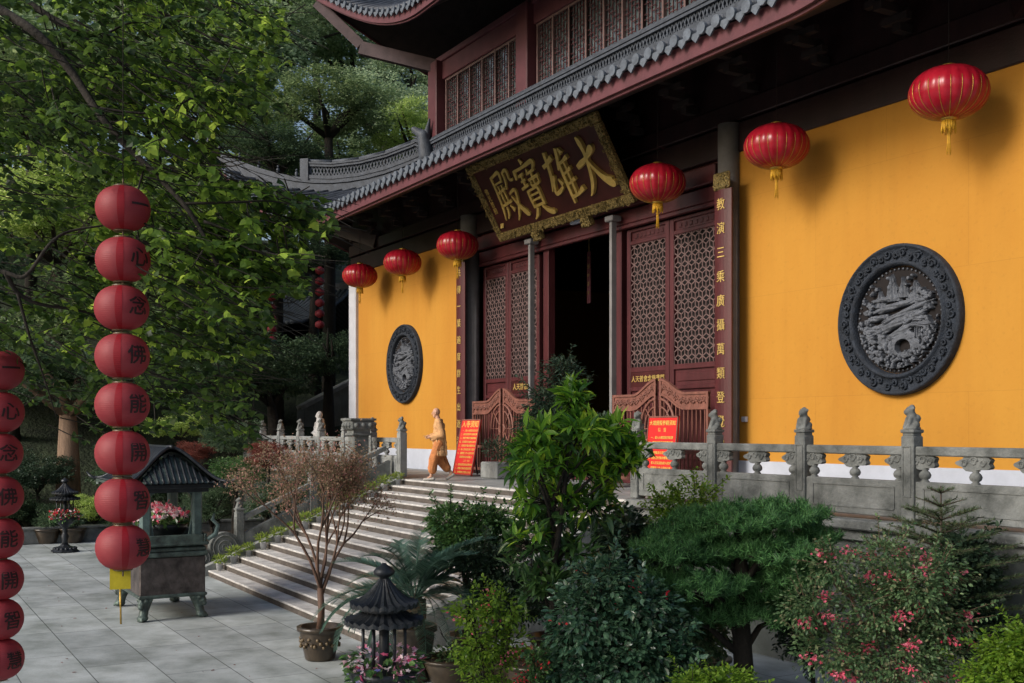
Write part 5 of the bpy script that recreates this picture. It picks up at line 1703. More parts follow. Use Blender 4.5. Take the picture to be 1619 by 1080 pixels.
for (h_, k_, a_, toe) in LEGS:
    mb = MB(); a = Vector(a_)
    if toe: cap(mb, a + Vector((-.03, 0, -.03)), .042, a + Vector((.12, 0, -.135)), .033)
    else: cap(mb, a + Vector((-.05, 0, -.055)), .044, a + Vector((.15, 0, -.068)), .034)
    remeshed('shoe', mb, M['shoe'], pr, voxel=.010, smooth=2)
# prayer beads / phone held in front
mb = MB(); mb.box((.30, .02, 1.03), (.13, .06, .02), bev=.006); tag(mb.build('held_booklet', M['robe'], loc=tuple(pr.location), rz=pr.rotation_euler.z), 'small folded cloth held in both hands of the walking person', 'cloth')

stt = empty('stone_statue', (-31.5, 11.75, TZ), R(-25), label='pale stone statue of a robed monk standing behind the far left balustrade', cat='statue')
mb = MB()
head(mb, (0, -.03, 1.60), 1.12, (0, -1, 0))
cap(mb, (0, 0, 1.5), .06, (0, 0, 1.38), .07)
for (z, rx, ry) in ((1.40, .19, .12), (1.28, .24, .15), (1.1, .25, .17), (.9, .25, .18), (.7, .27, .2), (.5, .28, .21), (.3, .30, .22), (.12, .31, .23)):
    mb.lathe([(.85, -.11), (1, -.04), (1, .04), (.85, .11)], (0, 0, z), 18, True, rx, ry)
for s in (-1, 1):
    cap(mb, (s * .23, 0, 1.34), .09, (s * .33, -.02, 1.02), .10); cap(mb, (s * .33, -.02, 1.02), .11, (s * .36, -.05, .80), .09)
    cap(mb, (s * .30, -.03, 1.0), .07, (s * .1, -.2, 1.08), .05); hand(mb, (s * .1, -.2, 1.08), (-s, -.2, .1), (0, 0, 1), 1.1, .5, s)
for k in range(7): cap(mb, (-.2 + .066 * k, -.17, 1.0), .022, (-.22 + .07 * k, -.22, .15), .026, 6)
cap(mb, (-.14, -.12, 1.38), .03, (.1, -.17, 1.12), .03); cap(mb, (.14, -.12, 1.38), .03, (.0, -.17, 1.22), .03)
remeshed('figure', mb, M['statue'], stt, voxel=.014, smooth=2)
mb = MB(); mb.lathe([(.42, 0), (.42, .05), (.36, .08), (.36, .1)], n=16); mb.build('plinth', M['statue'], stt)

# ================================================================ POTS AND SMALL PLANTS


def leafball(parent, name, mat, n, c, r, size, tmpl=T_OVAL, up=.3, roll=.5):
    d = rand_dirs(n); d[:, 2] += up
    rad = RNG.random(n) ** .5
    pos = np.array(c)[None] + d * np.array(r)[None] * rad[:, None] * .8
    return leaf_obj(name, pos, d, size * RNG.uniform(.6, 1.25, n), tmpl, LF[mat], parent, roll)


def step_pot():
    root = empty('potted_plant', (0, 0, 0))
    mb = MB(); mb.lathe([(.058, 0), (.082, .15), (.092, .155), (.092, .175), (.080, .175), (.07, .15)], n=16); mb.build('pot', M['pot_white'], root)
    leafball(root, 'foliage', 'fern', 230, (0, 0, .22), (.20, .20, .11), .075, T_LONG, .5)
    return root


sp = step_pot(); nm_ = ['lowest', 'second', 'third', 'fourth', 'fifth', 'sixth', 'seventh', 'eighth', 'ninth', 'tenth', 'eleventh', 'twelfth', 'thirteenth', 'fourteenth']
for i in range(14):
    o = sp if i == 0 else dup(sp)
    o.location = (-24.12 + .03 * math.sin(i * 5), SY0 + run * (i + .52), rise * (i + 1) - .004)
    o.rotation_euler = (0, 0, i * 1.3); s = .95 + .12 * math.sin(i * 2.3); o.scale = (s, s, s)
    tag(o, 'pale pot of light green leaves on the %s stair step%s' % (nm_[i], '' if i == 0 else ' from the bottom'), 'potted plant', 'pots lining the left edge of the stairs')


def big_pot(r, h, mat='pot_brown', relief=True, rim=1.12):
    mb = MB(); mb.lathe([(r * .66, 0), (r * .72, .02), (r * .86, h * .45), (r * .98, h * .8), (r * .96, h * .86), (r * rim, h * .9), (r * rim, h), (r * .92, h), (r * .9, h * .86)], n=32)
    return mb


def pot_parts(root, r, h, relief=False):
    o = big_pot(r, h).build('pot', M['pot_brown'], root)
    mb = MB(); mb.lathe([(.001, h * .84), (r * .5, h * .87), (r * .9, h * .85)], n=24, caps=False); mb.build('soil', M['soil'], root)
    if relief:
        mb = MB()
        for k in range(40):
            a = k * .157; rr_ = r * .93; mb.ball((rr_ * math.cos(a), rr_ * math.sin(a), h * (.55 + .12 * math.sin(k * 1.9))), .028, 6)
        mb.build('relief_band', M['pot_relief'], o)


def twigs(mb, base, d, L, r, depth, tips, spread=.5, split=(2, 3), shrink=.72, up=.12, q=random.Random(4), pts=None):
    base = Vector(base); d = Vector(d).normalized()
    n = 4; path = [base]; dd = d.copy()
    for k in range(n):
        dd = (dd + Vector((q.gauss(0, .10), q.gauss(0, .10), q.gauss(0, .06) + up * .3))).normalized(); path.append(path[-1] + dd * L / n)
    mb.tube(path, [r * (1 - .35 * k / n) for k in range(n + 1)], 6 if r > .012 else 4, caps=False)
    if pts is not None and depth <= 2: pts += path[1:]
    if depth == 0:
        tips.append((path[-1], dd)); return
    for k in range(q.randint(*split)):
        a = q.uniform(0, 6.28); perp = dd.orthogonal().normalized(); perp.rotate(Quaternion(dd, a))
        nd = (dd + perp * spread * q.uniform(.6, 1.3) + Vector((0, 0, up))).normalized()
        twigs(mb, path[-1], nd, L * shrink * q.uniform(.8, 1.15), r * .62, depth - 1, tips, spread, split, shrink, up, q, pts)


# crape myrtle in a glazed pot at the foot of the stairs
cm = empty('potted_tree', (-14.75, 5.5, 0), label='thin many-stemmed tree with sparse reddish twigs in a glazed pot at the stair foot', cat='tree')
pot_parts(cm, .29, .47, True)
mb = MB(); tips = []; pts = []
q = random.Random(12)
stems = []
for k in range(7):
    a = k * .9; stems.append(Vector((math.cos(a) * .30 * (0.5 + .1 * k), math.sin(a) * .34, 1.0)))
mb.tube([(0, 0, .38), (.03, .01, .7), (.0, .0, 1.0)], [.062, .050, .046], 8)
for k, s in enumerate(stems):
    b = (0, 0, .75 + .05 * k)
    twigs(mb, b, s, .85, .026, 4, tips, .42, (2, 3), .62, .10, q, pts)
mb.build('trunk', M['bark_red'], cm)
tp = np.array([tuple(t[0]) for t in tips] + [tuple(p) for p in pts])
NL = 14500
sel = RNG.integers(0, len(tp), NL)
pos = tp[sel] + RNG.normal(0, .10, (NL, 3))
leaf_obj('foliage', pos, rand_dirs(NL), .036 * RNG.uniform(.6, 1.3, NL), T_RHOMB, LF['myrtle'], cm)
print('myrtle top', max(t[2] for t in tp), min(t[0] for t in tp), max(t[0] for t in tp), len(tips))

# cycad
def cycad(loc, lab, potr, poth, nf, L, seed=1):
    c = empty('cycad', loc, label=lab, cat='cycad')
    pot_parts(c, potr, poth)
    q = random.Random(seed)
    mb = MB(); mb.lathe([(.12, poth * .8), (.15, poth + .1), (.16, poth + .25), (.10, poth + .36), (.03, poth + .4)], n=14)
    for k in range(60):
        a = q.uniform(0, 6.28); z = poth + q.uniform(0, .32); mb.ball((.14 * math.cos(a), .14 * math.sin(a), z), .03, 6)
    mb.build('trunk', M['bark_pale'], c)
    P0 = []; D0 = []; S0 = []; rb = MB()
    for k in range(nf):
        a = k * 2.399 + q.uniform(-.1, .1); el = q.uniform(.3, 1.35); l = L * q.uniform(.8, 1.1)
        p = Vector((.05 * math.cos(a), .05 * math.sin(a), poth + .34)); path = [p]
        e = el
        for j in range(12):
            e -= (.10 + .05 * (1.3 - el)); path.append(path[-1] + Vector((math.cos(a) * math.cos(e), math.sin(a) * math.cos(e), math.sin(e))) * l / 12)
        rb.tube(path, [.011 - .0007 * j for j in range(13)], 4, caps=False)
        side = Vector((-math.sin(a), math.cos(a), 0))
        for j in range(2, 12):
            for h in range(5):
                b = path[j].lerp(path[min(j + 1, 12)], h / 5); t = (path[min(j + 1, 12)] - path[j - 1]).normalized()
                upv = side.cross(t)
                for s in (-1, 1):
                    P0.append(tuple(b)); D0.append(tuple(side * s + t * .75 + (upv if upv.z > 0 else -upv) * .35)); S0.append(.19 * math.sin(PI * min(1, (j + h / 5) / 13.5) ** .8) + .03)
    rb.build('frond_stalks', LF['cycad'], c)
    T = (np.array([[-.045, 0, 0], [.045, 0, 0], [.03, .7, 0], [0, 1, -.03], [-.03, .7, 0]]), [[0, 1, 2], [0, 2, 4], [4, 2, 3]])
    leaf_obj('fronds', P0, D0, np.array(S0), T, LF['cycad'], c, roll=.15)
    return c


cycad(tuple(G(655, 14.2)), 'cycad with arching dark blue-green fronds in a round pot behind the near lamp', .27, .72, 52, 1.3)


# ---------------------------------------------------------------- shrubs of the foreground


def bush(name, loc, lab, cat, blobs, mat, per, n_per, cr, size, tmpl=T_OVAL, pot=None, stem=None, bark='bark_dk', roll=.5, extra=None, group=None, shell=.5):
    """blobs in local coordinates; stems rise from the base into every blob"""
    root = empty(name, loc, label=lab, cat=cat, group=group)
    z0 = 0
    if pot: pot_parts(root, pot[0], pot[1]); z0 = pot[1] * .85
    mb = MB(); q = random.Random(int(abs(loc[0] * 97 + loc[1] * 31)))
    for (c, r) in blobs:
        c = Vector(c)
        m = Vector((c.x * .35, c.y * .35, lerp(z0, c.z, .55)))
        rad = (stem or .03)
        mb.tube([(q.uniform(-.03, .03), q.uniform(-.03, .03), z0), m, c], [rad, rad * .75, rad * .35], 6)
        for k in range(4):
            e = c + Vector((q.uniform(-1, 1) * r[0], q.uniform(-1, 1) * r[1], q.uniform(-.6, .8) * r[2])) * .8
            mb.tube([m.lerp(c, .6), m.lerp(e, .75) + Vector((0, 0, -.03)), e], [rad * .4, rad * .28, rad * .12], 4)
    mb.build('stems', M[bark], root)
    p, d = clumps(blobs, per, n_per, cr, shell)
    sp_ = MB(); xp = []; xd = []       # loose sprigs that break the outline
    for (c, r) in blobs:
        for k in range(9):
            dv = Vector((q.gauss(0, 1), q.gauss(0, 1), q.gauss(.5, .8))).normalized()
            a = Vector(c) + Vector((dv.x * r[0], dv.y * r[1], dv.z * r[2])) * .7
            L = q.uniform(.4, 1.1) * min(r[0], .3) + Vector((dv.x * r[0], dv.y * r[1], dv.z * r[2])).length * .35
            e = a + (dv + Vector((0, 0, q.uniform(0, .5)))).normalized() * L
            sp_.tube([a, a.lerp(e, .5) + Vector((0, 0, .01)), e], [.006, .004, .002], 4, caps=False)
            nn = int(L / (size * .28)) + 3
            for j in range(nn):
                t = (j + 1) / nn; b_ = a.lerp(e, t); o = dv.orthogonal().normalized(); o.rotate(Quaternion(dv, j * 2.4))
                xp.append(tuple(b_)); xd.append(tuple(o + dv * .6))
    sp_.build('sprigs', M[bark], root)
    p = np.concatenate([p, np.array(xp)]); d = np.concatenate([d, np.array(xd)])
    leaf_obj('foliage', p, d, size * RNG.uniform(.65, 1.25, len(p)), tmpl, LF[mat], root, roll)
    if extra:
        for (nm, m2, n, sz, cl) in extra:
            pe, de = clumps(blobs, n, cl, .05, .95)
            leaf_obj(nm, pe, de, sz * RNG.uniform(.7, 1.2, len(pe)), T_STAR, LF[m2], root, .9)
    return root


def px_bush(px, Z, zc, list_px, **k):
    """blob list given as (px, py, rx_px, ry_px, dz_depth) around the plant standing at (px, Z)"""
    base = G(px, Z); out = []
    for (x, y, rx, ry, dd) in list_px:
        c = P(x, y, Z + dd); out.append((tuple(c - base), (rx / 1744 * Z, rx / 1744 * Z * .85, ry / 1744 * Z)))
    return tuple(base), out


# fresh broad-leaved tree with long drooping leaves in the middle foreground
base, bl = px_bush(868, 12.4, 0, [(903, 640, 26, 34, 0), (868, 692, 52, 30, .1), (955, 690, 52, 28, 0), (835, 712, 30, 22, .1), (915, 690, 50, 30, -.2), (995, 712, 26, 18, 0), (845, 742, 50, 32, -.1), (925, 750, 62, 32, .2), (985, 740, 32, 20, 0), (868, 795, 52, 34, .1), (935, 800, 44, 34, .2), (838, 865, 48, 45, 0), (905, 880, 55, 42, .1), (860, 930, 40, 36, 0)])
rt = empty('broadleaf_shrub', base, label='tall fresh green shrub with long drooping leaves in the middle foreground', cat='shrub')
pot_parts(rt, .34, .42)
mb = MB(); q = random.Random(9); ros = []
mb.tube([(0, 0, .3), (.05, .03, 1.0), (.1, 0, 1.7), (.15, .1, 2.4), Vector(bl[0][0])], [.06, .05, .04, .03, .012], 7)
for (c, r) in bl:
    c = Vector(c); s = Vector((.08, .03, max(.5, c.z - .7)))
    mb.tube([s, s.lerp(c, .5) + Vector((0, 0, .05)), c], [.022, .016, .010], 5)
    for k in range(26):
        d = Vector((q.gauss(0, 1), q.gauss(0, 1), q.gauss(0, .8) + .5)).normalized()
        e = c + Vector((d.x * r[0], d.y * r[1], d.z * r[2])) * q.uniform(.45, 1.28)
        mb.tube([c.lerp(e, .1), c.lerp(e, .6) + Vector((0, 0, -.02)), e], [.008, .006, .004], 4); ros.append((e, (e - c).normalized()))
mb.build('stems', M['bark_dk'], rt)
PB = [[], []]; DB = [[], []]
for (e, d) in ros:
    hi = 0 if e.z > 2.15 + q.uniform(-.35, .35) and d.z > -.35 else 1
    for k in range(q.randint(6, 9)):
        a = q.uniform(0, 6.28); o = d.orthogonal().normalized(); o.rotate(Quaternion(d, a))
        PB[hi].append(tuple(e - d * q.uniform(0, .10))); DB[hi].append(tuple(o + d * q.uniform(.1, .9) + Vector((0, 0, .12))))
leaf_obj('foliage', PB[0], DB[0], .215 * RNG.uniform(.6, 1.2, len(PB[0])), T_LONG, LF['bright'], rt, .25)
leaf_obj('lower_foliage', PB[1], DB[1], .22 * RNG.uniform(.6, 1.2, len(PB[1])), T_LONG, LF['glossy'], rt, .3)

# dark conifer behind it, before the open door
base, bl = px_bush(872, 15.2, 0, [(889, 600, 30, 30, 0), (882, 640, 46, 34, 0), (870, 680, 54, 38, 0), (862, 730, 58, 40, 0), (875, 800, 46, 44, 0)])
bush('conifer', base, 'dark narrow conifer rising before the open doorway', 'conifer', bl, 'podo', 420, 26, .065, .075, T_LONG, pot=(.3, .4), stem=.045)
# glossy dark bush by the stair edge
base, bl = px_bush(745, 15.0, 0, [(712, 826, 34, 24, 0), (760, 828, 42, 26, .1), (735, 860, 50, 34, 0), (790, 848, 36, 30, .1)])
bush('evergreen_shrub', base, 'dense dark green bush over the right side of the stairs', 'shrub', bl, 'glossy', 420, 24, .06, .062, T_OVAL, pot=(.32, .45), stem=.04)
# waxy grey-green camellia in the foreground
base, bl = px_bush(970, 11.6, 0, [(950, 925, 52, 40, 0), (1000, 960, 62, 46, 0), (925, 985, 56, 52, -.1), (990, 1030, 80, 52, 0), (1050, 1000, 45, 50, .1), (920, 1060, 62, 46, 0), (1060, 1070, 55, 40, 0)])
bush('camellia', base, 'waxy grey-green camellia bush in the middle foreground with a few red flowers', 'shrub', bl, 'camellia', 520, 18, .07, .085, T_OVAL, stem=.03, extra=[('red_flowers', 'redfl', 5, .045, 8)])
# small rose with yellow-green leaves
base, bl = px_bush(775, 11.8, 0, [(745, 975, 30, 28, 0), (790, 965, 34, 30, 0), (765, 1015, 38, 34, 0), (805, 1020, 30, 30, 0), (760, 1060, 42, 26, 0)])
bush('rose_bush', base, 'small rose bush with yellow-green leaves and few pink flowers beside the near lamp', 'rose', bl, 'lime', 130, 16, .06, .055, T_OVAL, stem=.014, extra=[('pink_flowers', 'pink', 7, .04, 9)])
# red geranium low at the front
base, bl = px_bush(852, 11.4, 0, [(850, 1050, 16, 20, 0), (845, 1078, 26, 20, 0)])
bush('geranium', base, 'low geranium with bright red flower heads at the bottom edge', 'flower', bl, 'glossy', 40, 14, .05, .05, T_OVAL, stem=.01, extra=[('red_flowers', 'redfl', 9, .035, 12)])
# pink-flowering shrub
base, bl = px_bush(1405, 11.2, 0, [(1325, 895, 36, 26, 0), (1395, 885, 46, 28, .1), (1480, 905, 44, 30, .1), (1280, 960, 40, 30, 0), (1440, 930, 50, 34, -.2), (1380, 960, 62, 46, 0), (1465, 975, 66, 52, .1), (1320, 1030, 56, 46, 0), (1410, 1040, 78, 50, 0), (1490, 1040, 50, 46, .1)])
bush('flowering_shrub', base, 'wide airy shrub dotted with pink flower clusters at right foreground', 'shrub', bl, 'shrub', 980, 15, .085, .046, T_OVAL, stem=.02, bark='bark_red', extra=[('pink_blossoms', 'pink', 55, .042, 24)], shell=.35)
# lime hedge plants at the lower edge
base, bl = px_bush(1130, 10.9, 0, [(1095, 1085, 36, 14, 0), (1150, 1078, 42, 20, 0)])
bush('lime_shrub', base, 'low lime-green shrub at the bottom edge under the pine', 'shrub', bl, 'lime', 130, 16, .05, .05, T_OVAL, stem=.012)
base, bl = px_bush(1595, 10.6, 0, [(1590, 1035, 36, 26, 0), (1630, 1025, 44, 34, 0), (1575, 1075, 46, 26, 0), (1640, 1085, 50, 34, 0)])
bush('lime_shrub', base, 'lime-green shrub in the bottom right corner', 'shrub', bl, 'lime', 300, 18, .055, .055, T_OVAL, stem=.015)
# dark shrubs against the wall at the far right and between
base, bl = px_bush(1535, 12.0, 0, [(1525, 880, 40, 30, 0), (1545, 930, 26, 36, 0), (1520, 985, 40, 46, 0), (1560, 1000, 26, 36, 0)])
bush('evergreen_shrub', base, 'dark shrub against the shaded wall at far right', 'shrub', bl, 'podo', 260, 20, .06, .07, T_OVAL, stem=.02)
base, bl = px_bush(1090, 13.6, 0, [(1065, 800, 30, 20, 0), (1100, 790, 40, 22, 0), (1075, 830, 44, 30, 0)])
bush('yellowish_shrub', base, 'olive-yellow shrub peeping above the pine before the balustrade', 'shrub', bl, 'lime', 120, 18, .06, .055, T_OVAL, stem=.03)
base, bl = px_bush(800, 14.2, 0, [(800, 900, 50, 40, 0), (760, 890, 40, 30, 0), (820, 950, 50, 40, 0), (770, 940, 30, 30, 0)])
bush('evergreen_shrub', base, 'dark fine-leaved shrub between the cycad and the tall fresh green shrub', 'shrub', bl, 'podo', 330, 22, .06, .06, T_OVAL, pot=(.34, .36), stem=.03)
base, bl = px_bush(1020, 14.0, 0, [(985, 860, 46, 50, 0), (1030, 900, 50, 46, 0), (1000, 950, 50, 40, 0), (960, 920, 40, 40, 0)])
bush('evergreen_shrub', base, 'shadowy broad-leaved shrub below the balustrade corner pillar', 'shrub', bl, 'podo', 330, 20, .08, .10, T_OVAL, pot=(.4, .4), stem=.03)
base, bl = px_bush(1110, 12.9, 0, [(1090, 980, 50, 36, 0), (1040, 1010, 40, 30, 0), (1120, 1010, 36, 26, 0)])
bush('evergreen_shrub', base, 'loose olive-leaved shrub under the layered pine', 'shrub', bl, 'shrub', 150, 18, .08, .065, T_OVAL, stem=.02)
base, bl = px_bush(1290, 13.0, 0, [(1270, 900, 40, 40, 0), (1250, 960, 30, 40, 0), (1270, 1010, 30, 30, 0)])
bush('evergreen_shrub', base, 'dark shrub between the pine and the pink-flowered shrub', 'shrub', bl, 'podo', 200, 20, .07, .06, T_OVAL, stem=.02)
# pots with low plants standing on the court
for (px, Z, r, h, lab) in ((715, 14.0, .36, .34, 'wide dark bowl planter with twisted dry stems beside the rose bush'), (850, 13.4, .42, .42, 'brown square-shouldered planter with reddish groundcover under the tall shrub'), (1110, 13.9, .34, .36, 'brown planter half hidden under the pine')):
    b = G(px, Z); pp = empty('planter', b, label=lab, cat='planter'); pot_parts(pp, r, h)
    leafball(pp, 'foliage', 'red_bush' if px == 850 else 'shrub', 320, (0, 0, h + .02), (r * 1.0, r * 1.0, .12), .05)
    mb = MB(); tips = []; twigs(mb, (0, 0, h * .8), (.1, .1, 1), .22, .018, 2, tips, .8, (2, 3), .7, .05, random.Random(px)); mb.build('stems', M['bark_dk'], pp)

# layered pine (cloud pads on a dark trunk)
Zp = 12.3; base = G(1172, Zp)
pn = empty('pine_tree', base, label='layered dark green pine with flat cloud-like foliage pads in front of balustrade', cat='pine')
mb = MB()
tr = [Vector((0, 0, 0)), Vector((.02, .02, .6)), Vector((-.06, .05, 1.1)), Vector((.02, 0, 1.6)), Vector((-.05, 0, 2.1))]
mb.tube([(0, 0, 0)] + tr[1:], [.125, .11, .10, .08, .05], 10)
pads = [(1165, 800, 82, 26, 0), (1095, 820, 60, 24, .2), (1235, 795, 74, 26, .1), (1060, 850, 62, 26, -.1), (1130, 858, 74, 28, .35), (1215, 850, 78, 28, -.2), (1285, 830, 44, 24, 0), (1040, 900, 46, 22, 0), (1110, 905, 60, 26, -.35), (1190, 905, 70, 28, .3), (1255, 890, 52, 26, -.2), (1150, 950, 66, 26, 0), (1225, 945, 50, 26, .2), (1080, 945, 48, 22, .2), (1265, 860, 50, 26, .3)]
pp_ = []; dd_ = []
for (x, y, rx, ry, dz) in pads:
    c = P(x, y + 24, Zp + dz) - base; r = rx / 1744 * Zp * 1.06; rh = ry / 1744 * Zp * 1.1
    s = Vector((0, 0, max(.6, c.z - .45))); mb.tube([s, s.lerp(c, .55) + Vector((0, 0, .06)), c - Vector((0, 0, rh * .4))], [.045, .032, .014], 6)
    nt_ = int(330 * (rx / 70) ** 2)
    a = RNG.uniform(0, 2 * PI, nt_); rr_ = np.sqrt(RNG.random(nt_)); th = RNG.random(nt_)
    lump = 1 + .3 * np.sin(a * 3 + x) * rr_
    tc = np.stack([c.x + r * rr_ * np.cos(a) * lump, c.y + r * rr_ * np.sin(a) * lump * .9, c.z + rh * (1 - rr_ ** 2) * (th * 1.1 - .1) + rh * .25 * np.sin(a * 5 + rr_ * 9)], 1)
    k = 34
    tp_ = np.repeat(tc, k, 0) + RNG.normal(0, .018, (nt_ * k, 3)); d = rand_dirs(nt_ * k); d[:, 2] += .55
    pp_.append(tp_); dd_.append(d)
    for j in range(7):
        e = c + Vector((math.cos(j) * r * .7, math.sin(j) * r * .7, 0)); mb.tube([c - Vector((0, 0, rh * .4)), e], [.012, .005], 4)
mb.build('trunk', M['bark_dk'], pn)
pp_ = np.concatenate(pp_); dd_ = np.concatenate(dd_)
T_ND = (np.array([[-.07, 0, 0], [.07, 0, 0], [0, 1, 0]]), [[0, 1, 2]])
leaf_obj('foliage', pp_, dd_, .085 * RNG.uniform(.6, 1.2, len(pp_)), T_ND, LF['pine'], pn, .9)

# fir sapling beside the balustrade
Zf = 12.2; base = G(1488, Zf)
ft = empty('fir_sapling', base, label='young fir with star-like tiers of branches rising above the pink-flowered shrub', cat='fir')
topz = (P(1488, 768, Zf)).z; mb = MB(); mb.tube([(0, 0, 0), (.02, 0, topz * .5), (0, 0, topz)], [.035, .024, .006], 6)
q = random.Random(2); P0 = []; D0 = []
for k in range(11):
    z = topz - .08 - .15 * k; L = .16 + .13 * k
    L = min(L, .95)
    for j in range(6):
        a = j * 2 * PI / 6 + k * .5; d = Vector((math.cos(a), math.sin(a), .42 - .02 * k)).normalized()
        path = [Vector((0, 0, z)) + d * L * t / 5 - Vector((0, 0, .05 * (t / 5) ** 2 * L)) for t in range(6)]
        mb.tube(path, [.010 - .0014 * t for t in range(6)], 4)
        subs = [(path[i], path[i + 1]) for i in range(5)]
        if L > .35:
            for t in (2, 3, 4):
                for s in (-1, 1):
                    sv = (d + Vector((-d.y, d.x, 0)) * s * .9).normalized(); e = path[t] + sv * L * .32; subs.append((path[t], e)); mb.tube([path[t], e], [.005, .003], 4)
        for (u, v) in subs:
            n = int((v - u).length / .0042) + 2
            for i in range(n):
                b = u.lerp(v, i / n); t_ = (v - u).normalized(); o = t_.orthogonal().normalized(); o.rotate(Quaternion(t_, q.uniform(0, 6.28)))
                P0.append(tuple(b)); D0.append(tuple(o + t_ * .8 + Vector((0, 0, .2))))
mb.build('trunk', M['bark'], ft)
leaf_obj('needles', P0, D0, .048 * RNG.uniform(.8, 1.2, len(P0)), T_ND, LF['fir'], ft, .5)

# planters on the terrace by the left gate
tb = empty('planter', (-23.15, 13.1, TZ), label='pale stone trough with small shrubs before the left gate', cat='planter')
mb = MB(); mb.box((0, 0, .20), (.8, .45, .40), bev=.03); mb.build('trough', M['stone_light'], tb)
leafball(tb, 'foliage', 'podo', 700, (0, 0, .62), (.6, .35, .35), .08, T_LONG, .5)
tb = empty('planter', (-18.6, 13.0, TZ), label='round dark clipped shrub in a pot before the right gate', cat='planter')
pot_parts(tb, .3, .4); leafball(tb, 'foliage', 'podo', 1500, (0, 0, .95), (.5, .5, .65), .07, T_OVAL, .1)

# ================================================================ WOODLAND
UNIT = []
for v in range(4):
    rr2 = random.Random(v * 7 + 1)
    bl = [((0, 0, 0), (.62, .62, .5))]
    for k in range(11):
        a = k * 2.4; z = rr2.uniform(-.45, .6); rad = .62 * math.sqrt(max(.15, 1 - z * z)); bl.append(((rad * math.cos(a), rad * math.sin(a), z * .8), (rr2.uniform(.26, .42),) * 2 + (rr2.uniform(.18, .28),)))
    p, d = clumps(bl, 560, 26, .055, .5)
    o = leaf_obj('unit_crown', p, d, .052 * RNG.uniform(.6, 1.3, len(p)), T_RHOMB, LF['bg_mid'], None, .6)
    UNIT.append((o.data, [b[0] for b in bl])); bpy.data.objects.remove(o)


def tree(name, lab, px, Z, pyc, rpx, ry, mat, bark='bark_dk', trad=.2, v=0, cat='tree', group=None, base_dx=0, z_base=None, crown_up=True):
    c = P(px, pyc, Z); b = Vector((c.x, c.y, 0)) + RIGHT * base_dx
    b.z = (hill(b.x, b.y) - .2) if z_base is None else z_base
    root = empty(name, b, label=lab, cat=cat, group=group)
    R_ = rpx / 1744 * Z; Rz = ry / 1744 * Z
    cl = c - b
    me, cs = UNIT[v % 4]
    cr_ = lnk(bpy.data.objects.new('crown', me), root); cr_.location = cl; cr_.scale = (R_, R_, Rz); cr_.rotation_euler = (0, 0, v * 1.7 + px)
    cr_.material_slots[0].link = 'OBJECT'; cr_.material_slots[0].material = LF[mat]
    q = random.Random(px + int(Z))
    mb = MB(); lo = max(.3, cl.z - Rz * .7)
    mid = Vector((cl.x * .5 + q.uniform(-.3, .3), cl.y * .5, lo * .6))
    fork = Vector((cl.x * .9, cl.y * .9, lo))
    mb.tube([(0, 0, 0), mid, fork], [trad, trad * .8, trad * .6], 9)
    for k in range(7):
        a = q.uniform(0, 6.28); e = cl + Vector((math.cos(a) * R_ * .7, math.sin(a) * R_ * .7, q.uniform(-.4, .7) * Rz))
        m_ = fork.lerp(e, .5) + Vector((q.uniform(-.1, .1) * R_, q.uniform(-.1, .1) * R_, .1 * Rz))
        mb.tube([fork, m_, e], [trad * .45, trad * .28, trad * .08], 6)
    mb.build('trunk', M[bark], root)
    return root


W = 'trees beyond the hall'
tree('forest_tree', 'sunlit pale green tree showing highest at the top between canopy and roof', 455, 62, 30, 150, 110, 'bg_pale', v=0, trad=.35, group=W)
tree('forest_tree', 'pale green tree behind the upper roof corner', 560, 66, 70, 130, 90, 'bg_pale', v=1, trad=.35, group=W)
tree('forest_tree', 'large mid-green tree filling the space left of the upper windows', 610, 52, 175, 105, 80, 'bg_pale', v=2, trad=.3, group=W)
tree('forest_tree', 'dark green tree above the pierced hip ridge', 520, 46, 170, 110, 70, 'bg_mid', v=3, trad=.3, group=W)
tree('forest_tree', 'yellow-green tree left of the dark one above the lower roof corner', 405, 50, 215, 70, 60, 'bg_light', v=1, trad=.25, group=W)
tree('forest_tree', 'dark tree standing right behind the lower roof corner', 440, 44, 235, 90, 60, 'bg_dark', v=0, trad=.25, group=W)
tree('forest_tree', 'mid-green tree hard against the upper storey corner', 660, 48, 215, 70, 70, 'bg_light', v=3, trad=.25, group=W)
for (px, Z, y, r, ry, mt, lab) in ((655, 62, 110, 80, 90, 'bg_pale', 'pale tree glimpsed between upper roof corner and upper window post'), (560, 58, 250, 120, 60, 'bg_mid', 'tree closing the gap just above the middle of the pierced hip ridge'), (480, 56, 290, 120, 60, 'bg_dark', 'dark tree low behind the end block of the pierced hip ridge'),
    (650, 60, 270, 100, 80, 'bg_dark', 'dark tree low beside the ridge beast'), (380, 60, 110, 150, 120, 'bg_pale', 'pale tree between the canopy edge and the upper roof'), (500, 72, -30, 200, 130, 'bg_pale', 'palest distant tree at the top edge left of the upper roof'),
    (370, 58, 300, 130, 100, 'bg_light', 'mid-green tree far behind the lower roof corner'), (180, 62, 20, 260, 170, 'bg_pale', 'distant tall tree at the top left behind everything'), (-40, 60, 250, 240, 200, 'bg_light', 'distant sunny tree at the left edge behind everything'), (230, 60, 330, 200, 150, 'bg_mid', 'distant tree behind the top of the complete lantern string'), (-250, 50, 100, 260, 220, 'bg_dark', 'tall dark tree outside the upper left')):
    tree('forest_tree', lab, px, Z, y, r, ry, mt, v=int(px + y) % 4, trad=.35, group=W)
W2 = 'trees behind the court'
